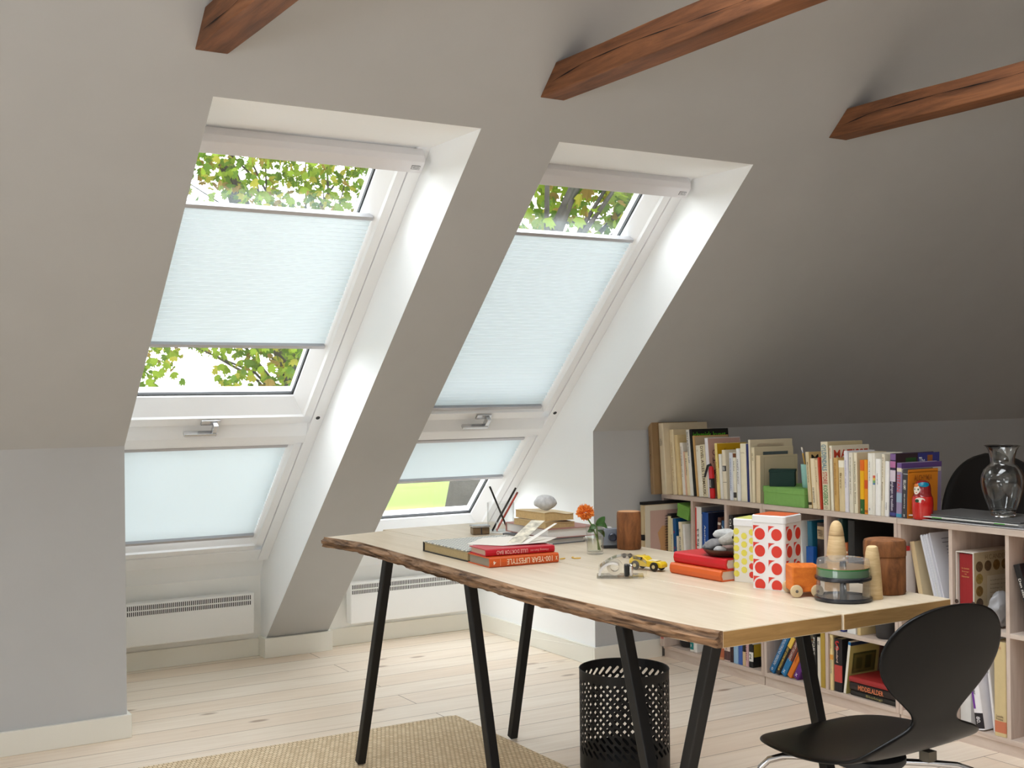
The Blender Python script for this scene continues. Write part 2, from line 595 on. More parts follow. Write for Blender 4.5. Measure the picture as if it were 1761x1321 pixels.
for y0, y1, z0, z1 in ((GY0, GY1, GZ0, GZ0 + 0.06), (GY0, GY1, GZ1 - 0.06, GZ1), (GY0, GY0 + 0.06, GZ0, GZ1), (GY1 - 0.06, GY1, GZ0, GZ1), (1.27, 1.33, GZ0, GZ1)):
    b.box(XL - 0.06, XL, y0, y1, z0, z1)
structure(b.build('fill_window_left', M_FRAME))  # added frame of the unseen fill opening

# skirting boards
def skirting(name, runs, h=0.083, t=0.014):
    b = MB()
    for (x0, y0, x1, y1) in runs:
        b.box(min(x0, x1), max(x0, x1), min(y0, y1), max(y0, y1), 0, h)
    return structure(b.build(name, M_BASE, bevel=0.002))
skirting('baseboard_left', [(XL, YK - 0.014, XA + 0.014, YK), (XA, YK, XA + 0.014, YB - 0.014)])
skirting('baseboard_window', [(XA + 0.014, YB - 0.014, XB - 0.014, YB), (XC + 0.014, YB - 0.014, XD - 0.014, YB)])
skirting('baseboard_pier', [(XB - 0.014, 5.405, XC + 0.014, YB)], h=0.092)
skirting('baseboard_right', [(XD - 0.014, YK - 0.014, 3.468, YK), (XD - 0.014, YK, XD, YB - 0.014)])

# ------------------------------------------------------------------ roof windows with pleated blinds
M_BLIND = thinsheet('pleated_blind_fabric', (228, 238, 242), 0.086)
M_GLASS = glass('window_glass', (0.965, 0.97, 0.965))
M_RAIL = mat('blind_rail_aluminium', (190, 190, 194), 0.35, 0.5, metal=0.3)
M_DARK = mat('dark_rubber_seal', (40, 42, 44), 0.6)
M_CHROME = mat('brushed_chrome', (205, 206, 208), 0.22, 0.5, metal=0.9)

def roof_window(name, a, bb, zt, upper, lower):
    """frame, two sashes (the upper one hinged), glass, handle"""
    W = lambda x, s, n: win_pt(x, s, n)
    k = MB()
    k.fbox(W, a, a + 0.05, -0.02, 2.31, -0.12, 0)
    k.fbox(W, bb - 0.05, bb, -0.02, 2.31, -0.12, 0)
    k.fbox(W, a + 0.05, bb - 0.05, -0.02, 0.028, -0.12, -0.004)
    k.fbox(W, a + 0.05, bb - 0.05, 2.232, 2.31, -0.12, -0.002)
    # transom with a sloped upper face and flat lower face
    prof = [(1.389, -0.03), (1.455, 0.004), (1.502, 0.004), (1.502, -0.12), (1.389, -0.12)]
    k.prism([W(a + 0.05, s, n) for s, n in prof], (bb - a - 0.10, 0, 0))
    fr = structure(k.build(name, M_FRAME, bevel=0.003))
    def sash(s0, s1, top, bot):
        q = MB()
        o0, o1 = a + 0.0535, bb - 0.0535
        side = 0.055
        # flat face and bevelled inner edge, as a swept profile on each side
        pr = lambda w: [(0, -0.11), (0, -0.003), (w * 0.62, -0.003), (w * 0.62 + 0.006, -0.012), (w + 0.03, -0.055), (w + 0.03, -0.11)]
        P = pr(side)
        q.prism([W(o0 + u, s0, n) for u, n in P], W(0, s1, 0) - W(0, s0, 0))
        q.prism([W(o1 - u, s0, n) for u, n in P], W(0, s1, 0) - W(0, s0, 0))
        T = pr(top)
        q.prism([W(o0, s0 + u, n) for u, n in T], (o1 - o0, 0, 0))
        B = [(0, -0.11), (0, -0.003), (bot * 0.36, -0.003), (bot * 0.40, -0.012), (bot, -0.055), (bot, -0.11)]
        q.prism([W(o0, s1 - u, n) for u, n in B], (o1 - o0, 0, 0))
        sa = q.build('sash', M_FRAME, fr, bevel=0.002)
        g = MB()
        g.fbox(W, o0 + side + 0.03, o1 - side - 0.03, s0 + top + 0.03, s1 - bot, -0.082, -0.078)
        g.build('glass_pane', M_GLASS, sa)
        e = MB()
        for (x0, x1, t0, t1) in ((o0 + side + 0.03, o0 + side + 0.036, s0 + top + 0.03, s1 - bot), (o1 - side - 0.036, o1 - side - 0.03, s0 + top + 0.03, s1 - bot),
                                 (o0 + side + 0.03, o1 - side - 0.03, s1 - bot - 0.005, s1 - bot)):
            e.fbox(W, x0, x1, t0, t1, -0.077, -0.064)
        e.build('glazing_seal', M_DARK, sa)
        return sa
    sash(0.032, 1.385, 0.02, 0.108)
    sash(1.508, 2.228, 0.012, 0.085)
    # handle on the lower rail of the upper sash
    hx = a + 0.42
    h = MB()
    h.fbox(W, hx, hx + 0.075, 1.352, 1.378, -0.003, 0.006)
    hd = h.build('handle', M_CHROME, fr, bevel=0.002)
    h = MB()
    h.fbox(W, hx + 0.045, hx + 0.065, 1.358, 1.40, 0.006, 0.03)
    h.fbox(W, hx - 0.065, hx + 0.065, 1.398, 1.412, 0.012, 0.034)
    h.build('handle_bar', M_CHROME, hd, bevel=0.003)
    pl = MB()
    c = W(bb - 0.028, 1.352, 0)
    nrm = Vector((0, -SA, -CA))
    pl.tube([c - nrm * 0.004, c + nrm * 0.0015], 0.009, 14)
    pl.build('screw_cap', M_DARK, fr)
    return fr

def blind(label, a, bb, s0, s1, head, group):
    """pleated blind hanging in the window between two rails"""
    W = lambda x, s, n: win_pt(x, s, n)
    x0, x1 = a + 0.108, bb - 0.108
    root = thing('pleated_blind', label, 'blind', win_pt((a + bb) / 2, s1, -0.03), group=group)
    org = Vector(root.location)
    R = lambda x, s, n: win_pt(x, s, n) - org
    p = MB()
    n = int(round((s1 - s0 - 0.03) / 0.0185))
    vs, fs = [], []
    for i in range(2 * n + 1):
        s = s0 + 0.016 + (s1 - s0 - 0.032) * i / (2 * n)
        d = -0.027 + (0.008 if i % 2 else 0)
        vs += [R(x0, s, d), R(x1, s, d)]
    for i in range(2 * n):
        fs.append((2 * i, 2 * i + 1, 2 * i + 3, 2 * i + 2))
    p.add(vs, fs)
    p.build('pleated_fabric', M_BLIND, root)
    r = MB()
    r.fbox(R, x0 - 0.002, x1 + 0.002, s0, s0 + 0.016, -0.036, -0.012)
    r.build('top_rail', M_RAIL, root, bevel=0.002)
    r = MB()
    r.fbox(R, x0 - 0.002, x1 + 0.002, s1 - 0.016, s1, -0.036, -0.012)
    r.build('bottom_rail', M_RAIL, root, bevel=0.002)
    return root

window_a = roof_window('window_1', XA - 0.06, XB, ZT1, None, None)
window_b = roof_window('window_2', XC, XD, ZT2, None, None)
GB = 'pleated blinds in the roof windows'
blind('wide white pleated blind across the middle of the left window, leaves showing above and below', XA - 0.06, XB, 0.318, 0.972, True, GB)
blind('white pleated blind covering the whole lower pane of the left window', XA - 0.06, XB, 1.528, 2.148, False, GB)
blind('long white pleated blind of the right window, drawn down to the handle rail', XC, XD, 0.338, 1.335, True, GB)
blind('short white pleated blind in the lower right pane above the green field', XC, XD, 1.532, 1.825, False, GB)

def headbox(label, a, bb):
    root = thing('blind_headbox', label, 'blind box', win_pt((a + bb) / 2, 0.03, 0), group='metal blind boxes at the window heads')
    org = Vector(root.location)
    R = lambda x, s, n: win_pt(x, s, n) - org
    k = MB()
    prof = [(0.0, 0.001), (0.006, 0.034), (0.022, 0.05), (0.068, 0.05), (0.072, 0.044), (0.072, 0.001)]
    k.prism([R(a + 0.045, s, n) for s, n in prof], (bb - a - 0.075, 0, 0))
    k.build('box', mat('headbox_aluminium', (222, 221, 224), 0.4, 0.5, metal=0.1), root, bevel=0.002)
    k = MB()
    k.fbox(R, bb - 0.075, bb - 0.043, 0.038, 0.054, 0.0501, 0.0515)
    pl = k.build('name_plate', mat('plate_grey', (120, 122, 126), 0.4), root)
    pl['label'] = 'small grey outlined name plate'
    k = MB()
    k.fbox(R, bb - 0.0735, bb - 0.0445, 0.0395, 0.0525, 0.0515, 0.0518)
    k.build('plate_face', mat('plate_white', (220, 221, 224), 0.4), pl)
    k = MB()
    k.fbox(R, bb - 0.10, bb - 0.088, 0.0725, 0.080, 0.004, 0.012)
    k.build('end_clip', mat('plate_grey', (120, 122, 126), 0.4), root)
    writing('lettering', 'VELUX', R(bb - 0.0715, 0.0505, 0.0518), (0.025, 0, 0), R(0, 0.0415, 0) - R(0, 0.0505, 0), (90, 92, 96), pl)
headbox('metal blind box at the head of the left window', XA - 0.06, XB)
headbox('metal blind box at the head of the right window', XC, XD)

# ------------------------------------------------------------------ panel heaters under the windows
def heater(label, x0, x1, z0, z1):
    root = thing('panel_heater', label, 'heater', (x0, YB, z0), group='white panel heaters under the windows')
    w, h = x1 - x0, z1 - z0
    k = MB().box(0, w, -0.078, -0.022, 0, h)
    pn = k.build('panel', mat('heater_white_enamel', (240, 240, 238), 0.4), root, bevel=0.006, seg=3)
    for xx in (0.06, w - 0.1):
        MB().box(xx, xx + 0.04, -0.022, 0, 0.012, h - 0.012).build('bracket', mat('heater_white_enamel', (240, 240, 238), 0.4), root)
    k = MB()
    n = int((w - 0.02) / 0.0088)
    for i in range(n):
        x = 0.008 + i * 0.0088
        k.box(x, x + 0.0042, -0.0786, -0.076, h - 0.030, h - 0.010)
        k.box(x, x + 0.0042, -0.0786, -0.076, h - 0.054, h - 0.036)
    k.build('vent_slots', mat('dark_vent', (38, 38, 40), 0.7), root)
heater('white panel heater with dark vent slots under the left window', 1.12, 1.88, 0.118, 0.308)
heater('white panel heater with dark vent slots under the right window, behind the desk leg', 2.36, 3.0, 0.108, 0.306)

# ------------------------------------------------------------------ ceiling beams
def beam(label, x0, w, z0, h, seed):
    rnd = random.Random(seed)
    z1 = z0 + h
    root_y = slope_y(z0)
    k = MB()
    ys = [0] + [i / 24 for i in range(1, 24)] + [1]
    rings = []
    for t in ys:
        r = []
        for (dx, z) in ((0, z0), (w, z0), (w, z1), (0, z1)):
            y0, y1 = slope_y(z) - 0.001, rear_y(z) + 0.001
            j = 0 if t in (0, 1) else rnd.uniform(-0.002, 0.002)
            r.append((x0 + dx + j, y0 + (y1 - y0) * t, z + (0 if t in (0, 1) else rnd.uniform(-0.002, 0.002))))
        rings.append(r)
    k.rings(rings)
    o = k.build('ceiling_beam', M_BEAM, bevel=0.003)
    tag(o, label, 'beam', 'brown timber ceiling beams')
    # drying cracks along the side that faces the room
    c = MB()
    y = slope_y(z0 + h * 0.45) - 0.03
    z = z0 + h * 0.36
    for i in range(6):
        ln = rnd.uniform(0.15, 0.32)
        z2 = min(max(z + rnd.uniform(-0.012, 0.022), z0 + 0.015), z1 - 0.015)
        t = rnd.uniform(0.0012, 0.0024)
        c.add([(x0 - 0.0032, y, z), (x0 - 0.0032, y - ln / 2, (z + z2) / 2 + t), (x0 - 0.0032, y - ln, z2), (x0 - 0.0032, y - ln / 2, (z + z2) / 2 - t)], [(0, 1, 2, 3)])
        y -= ln * 0.9
        z = z2
    c.build('drying_crack', mat('dark_crack', (22, 13, 9), 0.9), o)
beam('brown ceiling beam at the upper left, above the left window', 0.983, 0.0926, 2.159, 0.091, 1)
beam('brown cracked ceiling beam in the middle, running out from between the windows', 2.097, 0.0926, 2.159, 0.091, 2)
beam('reddish brown ceiling beam at the upper right, over the bookcases', 3.377, 0.0926, 2.157, 0.091, 3)

# ------------------------------------------------------------------ desk: two oak planks on black trestles
LIVE = [(3.811, 1.562), (3.62, 1.600), (3.43, 1.594), (3.231, 1.583), (2.976, 1.573), (2.78, 1.563), (2.579, 1.552), (2.472, 1.550), (2.329, 1.554), (2.16, 1.561), (2.008, 1.569), (1.909, 1.580), (1.85, 1.592)]
def live_x(y):
    for (y0, x0), (y1, x1) in zip(LIVE, LIVE[1:]):
        if y1 <= y <= y0:
            t = (y0 - y) / (y0 - y1)
            return x0 + (x1 - x0) * t
    return LIVE[0][1] if y > LIVE[0][0] else LIVE[-1][1]
TT, TBT = 0.74, 0.705
def seam_x(y):
    return 1.930 - (y - 1.85) * 0.0535
def far_y(x):
    return 3.805 + (x - 1.56) * 0.22
desk = thing('desk', 'pale oak desk with a dark rough live edge, standing on black trestles by the windows', 'desk', (1.9, 2.85, 0))
DO = Vector((1.9, 2.85, 0))
def plank(xl, xr, y0, yf, name):
    k = MB()
    N = 40
    rings = []
    for i in range(N + 1):
        t = i / N
        r = []
        for (fx, z) in ((xl, TBT), (xr, TBT), (xr, TT), (xl, TT)):
            ye = yf(fx(3.85))
            y = y0 + (ye - y0) * t
            r.append(Vector((fx(y), y, z)) - DO)
        rings.append(r)
    k.rings(rings)
    return k.build(name, M_OAK, desk, bevel=0.002)
plank(lambda y: live_x(y) + 0.008, lambda y: seam_x(y) - 0.0015, 1.85, far_y, 'plank')
plank(lambda y: seam_x(y) + 0.0015, lambda y: 2.27, 1.846, lambda x: 3.90, 'plank')
M_END = wood('shaded_oak_end_grain', (158, 122, 72), (186, 148, 94), (1.2, 3, 16), 6.0, 0.6, bump=0.2)  # end grain tone with the shade of the near end mixed in
for xa, xb, y0 in ((live_x(1.85) + 0.010, seam_x(1.85) - 0.003, 1.85), (seam_x(1.85) + 0.003, 2.268, 1.846)):
    MB().box(xa - DO.x, xb - DO.x, y0 - 0.0012 - DO.y, y0 + 0.0005 - DO.y, TBT + 0.002, TT - 0.002).build('shaded_end_grain', M_END, desk)['label'] = 'sawn end grain, colour darkened for shade'
M_BARK = wood('rough_bark_edge', (54, 38, 27), (168, 132, 100), (22, 2.2, 30), 2.4, 0.9, dark=(22, 14, 9), bump=1.0)
k = MB()
N, Mh = 260, 9
rings = []
for i in range(N + 1):
    y = 1.85 + (3.811 - 1.85) * i / N
    x = live_x(y)
    r = []
    for j in range(Mh + 1):
        t = j / Mh
        z = TT + 0.0005 - (TT - TBT) * t
        bulge = -0.010 * math.sin(math.pi * min(1, t * 1.15)) - 0.006 * t + 0.004
        nz = noise.noise(Vector((y * 9, t * 5.5, 3.1))) * 0.009 + noise.noise(Vector((y * 40, t * 22, 1.7))) * 0.004
        e = 0.35 if j in (0,) else 1.0
        r.append(Vector((x + bulge * e + nz * e, y, z + (abs(noise.noise(Vector((y * 14, 7, t * 3)))) * 0.006 + 0.001 if j == Mh else 0))) - DO)
    r.append(Vector((x + 0.009, y, TBT + 0.001)) - DO)
    r.append(Vector((x + 0.009, y, TT - 0.0003)) - DO)
    rings.append(r)
k.rings(rings)
k.build('live_edge', M_BARK, desk, smooth=True)['label'] = 'rough dark bark edge'

M_BLACK = mat('black_powder_coat', (22, 22, 23), 0.5, 0.35)
def trestle(label, legs, rails):
    root = thing('trestle', label, 'trestle', (legs[0][1][0], legs[0][1][1], 0), group='black trestles under the desk')
    org = Vector(root.location)
    for top, foot in legs:
        b = MB().bar(Vector(top) - org, Vector(foot) - org, 0.028, side=(1, 0, 0))
        b.build('leg', M_BLACK, root, bevel=0.003)
        # squared top plate that carries the plank
        t = Vector(top) - org
        b = MB().box(t.x - 0.02, t.x + 0.02, t.y - 0.035, t.y + 0.035, 0.699 - org.z, 0.7045 - org.z)
        b.build('top_plate', M_BLACK, root, bevel=0.001)
    for p, q in rails:
        b = MB().bar(Vector(p) - org, Vector(q) - org, 0.011, 0.026, side=(0, 0, 1))
        b.build('rail', M_BLACK, root, bevel=0.003)
trestle('black steel trestle under the far end of the desk, near the windows',
        [((1.634, 3.46, 0.70), (1.624, 3.667, 0.0145)), ((1.625, 2.92, 0.70), (1.625, 2.752, 0.0140)), ((2.20, 3.485, 0.70), (2.208, 3.672, 0.005))],
        [((1.634, 3.46, 0.6985), (2.20, 3.485, 0.6985)), ((1.625, 2.92, 0.6985), (2.20, 2.92, 0.6985))])
trestle('black steel trestle under the near end of the desk, by the black chair',
        [((1.603, 2.185, 0.70), (1.612, 1.985, 0.004)), ((1.645, 1.93, 0.70), (1.650, 2.145, 0.004)), ((2.19, 2.255, 0.70), (2.20, 2.09, 0.004))],
        [((1.603, 2.19, 0.6985), (2.19, 2.25, 0.6985)), ((1.645, 1.93, 0.6985), (2.19, 1.93, 0.6985))])

# ------------------------------------------------------------------ woven rug
def rug():
    m = bpy.data.materials.new('woven_jute')
    m.use_nodes = True
    nt = m.node_tree
    p = nt.nodes['Principled BSDF']
    p.inputs['Roughness'].default_value = 0.9
    p.inputs['Specular IOR Level'].default_value = 0.1
    tc = nt.nodes.new('ShaderNodeTexCoord')
    br = nt.nodes.new('ShaderNodeTexBrick')
    br.inputs['Scale'].default_value = 1
    br.inputs['Brick Width'].default_value = 0.016
    br.inputs['Row Height'].default_value = 0.017
    br.inputs['Mortar Size'].default_value = 0.0022
    br.inputs['Mortar Smooth'].default_value = 0.6
    br.inputs['Color1'].default_value = lin((244, 226, 196))
    br.inputs['Color2'].default_value = lin((226, 204, 170))
    br.inputs['Mortar'].default_value = lin((180, 156, 122))
    nt.links.new(tc.outputs['Object'], br.inputs['Vector'])
    nt.links.new(br.outputs['Color'], p.inputs['Base Color'])
    bp = nt.nodes.new('ShaderNodeBump')
    bp.inputs['Strength'].default_value = 0.8
    bp.inputs['Distance'].default_value = 0.003
    bp.invert = True
    nt.links.new(br.outputs['Fac'], bp.inputs['Height'])
    nt.links.new(bp.outputs['Normal'], p.inputs['Normal'])
    o = MB().box(0.45, 2.172, 2.35, 4.02, 0.0005, 0.008).build('rug', m, bevel=0.003)
    tag(o, 'flat woven straw-coloured rug on the floor under the far end of the desk', 'rug')
    k = MB()
    k.box(2.150, 2.176, 2.35, 4.026, 0.0005, 0.0095)
    k.box(0.45, 2.150, 4.002, 4.026, 0.0005, 0.0095)
    k.build('woven_border', m, o, bevel=0.003)
rug()

# ------------------------------------------------------------------ perforated bin
def bin_():
    R, H = 0.145, 0.318
    root = thing('waste_bin', 'black perforated metal waste bin standing on the floor under the desk', 'bin', (2.353, 3.205, 0))
    nc, nr = 36, 9
    da = 2 * math.pi / nc
    z0, dz = 0.052, 0.0268
    k = MB()
    P = lambda a, z: Vector((R * math.cos(a), R * math.sin(a), z))
    for r in range(nr):
        for c in range(nc):
            a0, zz = c * da, z0 + r * dz
            ca_, cz = a0 + da / 2, zz + dz / 2
            # 16-point cell border and slanted slot outline
            outer, inner = [], []
            L, rad = 0.0102, 0.0047
            dirv = (math.cos(math.radians(132)), math.sin(math.radians(132)))
            for q in range(16):
                t = 2 * math.pi * (q + 0.5) / 16
                ux, uy = math.cos(t), math.sin(t)
                m = max(abs(ux), abs(uy))
                outer.append((ca_ + ux / m * da / 2, cz + uy / m * dz / 2))
                s = 1 if ux * dirv[0] + uy * dirv[1] >= 0 else -1
                ix, iy = s * L * dirv[0] + rad * ux, s * L * dirv[1] + rad * uy
                inner.append((ca_ + ix / R, cz + iy))
            vs = [P(*p) for p in outer] + [P(*p) for p in inner]
            k.add(vs, [(q, (q + 1) % 16, 16 + (q + 1) % 16, 16 + q) for q in range(16)])
            # the square corners of the cell
            for (sx, sy, q) in ((1, 1, 1), (-1, 1, 5), (-1, -1, 9), (1, -1, 13)):
                k.add([P(*outer[q]), P(ca_ + sx * da / 2, cz + sy * dz / 2), P(*outer[q + 1])], [(0, 1, 2)])
    seg = nc * 2
    for (za, zb) in ((0.0, z0), (z0 + nr * dz, H)):
        for q in range(seg):
            a0, a1 = q * da / 2, (q + 1) * da / 2
            k.quad(P(a0, za), P(a1, za), P(a1, zb), P(a0, zb))
    k.build('perforated_wall', M_BLACK, root, solid=0.0014)
    MB().lathe([(0.0, 0.004), (R - 0.001, 0.004)], 48, cap0=False, cap1=False).build('bottom', M_BLACK, root, solid=0.002)
    k = MB()
    k.tube([P(2 * math.pi * q / 64, H) for q in range(65)], 0.0018, 8, caps=False)
    k.build('rim', M_BLACK, root, smooth=True)
bin_()

# ------------------------------------------------------------------ chairs
M_SHELL = mat('black_lacquered_shell', (9, 9, 10), 0.36, 0.22)
M_LEG = mat('polished_steel', (200, 200, 202), 0.12, 0.5, metal=1.0)
def ant_chair(label, loc, rz):
    root = thing('chair', label, 'chair', loc, (0, 0, rz), group='black chairs')
    # centre line (y, z, half width, sideways dish) from the front edge to the top of the back
    prof = [(.205, .412, .02, 0), (.203, .418, .075, 0), (.192, .424, .125, 0), (.168, .429, .165, .002), (.13, .432, .193, .004), (.08, .431, .210, .007), (.02, .429, .219, .010), (-.04, .430, .222, .012), (-.09, .435, .214, .012), (-.125, .444, .203, .010), (-.150, .460, .190, .006), (-.166, .481, .166, .002),
            (-.174, .500, .120, 0), (-.179, .514, .076, 0), (-.183, .530, .066, 0), (-.189, .550, .080, -.001), (-.197, .578, .120, -.004), (-.206, .612, .163, -.010), (-.215, .650, .190, -.015), (-.222, .690, .192, -.016), (-.228, .722, .174, -.013), (-.232, .748, .140, -.008), (-.234, .763, .095, -.004), (-.235, .771, .045, -.001), (-.235, .772, .01, 0)]
    k = MB()
    rings = []
    nu = 14
    for i, (y, z, w, d) in enumerate(prof):
        y2, z2 = prof[min(i + 1, len(prof) - 1)][:2]
        y1, z1 = prof[max(i - 1, 0)][:2]
        t = Vector((0, y2 - y1, z2 - z1)).normalized()
        n = Vector((0, t.z, -t.y))
        if n.z < 0 and i < 13:
            n = -n
        r = []
        for j in range(nu + 1):
            u = -1 + 2 * j / nu
            off = d * u * u
            if i < 13:
                r.append(Vector((u * w, y, z)) + Vector((0, 0, off)))
            else:
                r.append(Vector((u * w, y - off, z)))
        rings.append(r)
    k.rings(rings, close=False, caps=False)
    o = k.build('shell', M_SHELL, root, smooth=True, solid=0.010)
    md = o.modifiers.new('subsurf', 'SUBSURF')
    md.levels = md.render_levels = 2
    k = MB().lathe([(0.0, 0.392), (0.075, 0.392), (0.08, 0.398), (0.08, 0.410), (0.06, 0.420), (0, 0.420)], 28, m=Matrix.Translation((0, -0.005, 0)))
    k.build('seat_hub', mat('dark_rubber_seal', (40, 42, 44), 0.6), root, smooth=True)
    for q in range(4):
        a = math.radians(45 + 90 * q)
        dx, dy = math.cos(a), math.sin(a)
        pts = []
        for r_, z_ in ((0.04, 0.396), (0.13, 0.397), (0.185, 0.395), (0.215, 0.386), (0.233, 0.368), (0.243, 0.34), (0.252, 0.28), (0.275, 0.14), (0.297, 0.012)):
            pts.append((dx * r_, dy * r_ - 0.005, z_))
        lg = MB().tube(pts, 0.0075, 12).build('leg', M_LEG, root, smooth=True)
        MB().lathe([(0.011, 0), (0.011, 0.016), (0.008, 0.02)], 14, m=Matrix.Translation((dx * 0.297, dy * 0.297 - 0.005, 0))).build('foot_cap', mat('dark_rubber_seal', (40, 42, 44), 0.6), lg, smooth=True)
        if q in (1, 3):
            MB().box(dx * 0.125 - 0.013, dx * 0.125 + 0.013, dy * 0.125 - 0.018, dy * 0.125 + 0.008, 0.402, 0.424).build('buffer', mat('grey_buffer', (110, 104, 92), 0.7), root)
    return root
ant_chair('black moulded chair with a narrow waist at the near end of the desk', (2.06, 1.905, 0), 0.02)

def tub_chair(label, loc, rz):
    """round black chair back showing over the bookcase"""
    root = thing('chair', label, 'chair', loc, (0, 0, rz), group='black chairs')
    k = MB()
    rings = []
    nu = 16
    for i in range(41):
        t = i / 40
        z = 0.40 + 0.520 * t
        w = 0.27 * math.sqrt(max(0.0, 1 - ((t - 0.42) / 0.58) ** 2)) if t > 0.42 else 0.23 + 0.04 * math.sin(t / 0.42 * math.pi / 2)
        w = max(w, 0.02)
        r = []
        for j in range(nu + 1):
            u = -1 + 2 * j / nu
            r.append(Vector((u * w, -0.22 - 0.05 * t + 0.10 * (u * w / 0.27) ** 2, z)))
        rings.append(r)
    k.rings(rings, close=False, caps=False)
    k.build('backrest', mat('black_chair_fabric', (34, 31, 30), 0.8), root, smooth=True, solid=0.022)
    k = MB().lathe([(0.0, 0.40), (0.22, 0.40), (0.24, 0.42), (0.24, 0.45), (0.22, 0.465), (0, 0.47)], 36)
    k.build('seat', mat('black_chair_fabric', (34, 31, 30), 0.8), root, smooth=True)
    for sx in (-1, 1):
        for sy in (-1, 1):
            MB().tube([(sx * 0.15, sy * 0.15, 0.41), (sx * 0.2, sy * 0.2, 0.0)], 0.011, 10).build('leg', M_BLACK, root)
tub_chair('chair with a round dark back standing behind the bookcase, seen beyond the glass vase', (4.57, 3.36, 0), math.radians(150))

# ------------------------------------------------------------------ bookcases
XS, DEP = 3.472, 0.325
def bookcase(label, y0, y1, uprights, shelves, plinth_rgb=None):
    """y1 is the end at the wall; uprights = inner divider positions; shelves = list of (ya, yb, z)"""
    root = thing('bookcase', label, 'bookcase', (XS, (y0 + y1) / 2, 0), group='low whitewashed pine bookcases')
    o = Vector(root.location)
    B = lambda *q: MB().box(q[0] - o.x, q[1] - o.x, q[2] - o.y, q[3] - o.y, q[4], q[5])
    t = 0.015
    B(XS - 0.002, XS + DEP, y0, y1, 0.727, 0.747).build('top_panel', M_SHELF, root, bevel=0.0015)
    B(XS, XS + DEP, y0 + t, y1 - t, 0.038, 0.055).build('bottom_panel', M_SHELF, root, bevel=0.001)
    B(XS, XS + DEP, y0, y0 + t, 0.038, 0.727).build('side_panel', M_SHELFV, root, bevel=0.001)
    B(XS, XS + DEP, y1 - t, y1, 0.038, 0.727).build('side_panel', M_SHELFV, root, bevel=0.001)
    B(XS + 0.006, XS + 0.02, y0 + 0.002, y1 - 0.002, 0, 0.038).build('plinth', M_SHELF, root)
    B(XS + DEP - 0.006, XS + DEP, y0 + t, y1 - t, 0.055, 0.727).build('back_panel', mat('shelf_back_board', (120, 96, 82), 0.7), root)
    for y, za, zb in uprights:
        B(XS + 0.002, XS + DEP - 0.006, y - t / 2, y + t / 2, za, zb).build('divider', M_SHELFV, root, bevel=0.001)
    for ya, yb, z in shelves:
        B(XS + 0.002, XS + DEP - 0.006, ya, yb, z - 0.016, z).build('shelf_board', M_SHELF, root, bevel=0.001)
    return root
GA0, GA1 = 3.760, 4.424
GB0, GB1 = 3.056, 3.758
GC0, GC1 = 2.368, 3.054
bookcase('low pine bookcase nearest the wall, three narrow compartments on top', GA0, GA1,
         [(4.214, 0.405, 0.727), (3.990, 0.405, 0.727)], [(GA0 + .015, GA1 - .015, 0.405)])
bookcase('low pine bookcase in the middle, behind the two dotted tins', GB0, GB1,
         [(3.410, 0.055, 0.727)], [(3.4175, GB1 - .015, 0.288), (GB0 + .015, 3.4025, 0.288), (3.4175, GB1 - .015, 0.43), (GB0 + .015, 3.4025, 0.43)])
bookcase('low pine bookcase at the right edge, under the glass vase', GC0, GC1,
         [(2.824, 0.055, 0.727), (2.597, 0.055, 0.727)],
         [(2.8315, GC1 - .015, 0.405), (2.6045, 2.8165, 0.405), (GC0 + .015, 2.5895, 0.405)])

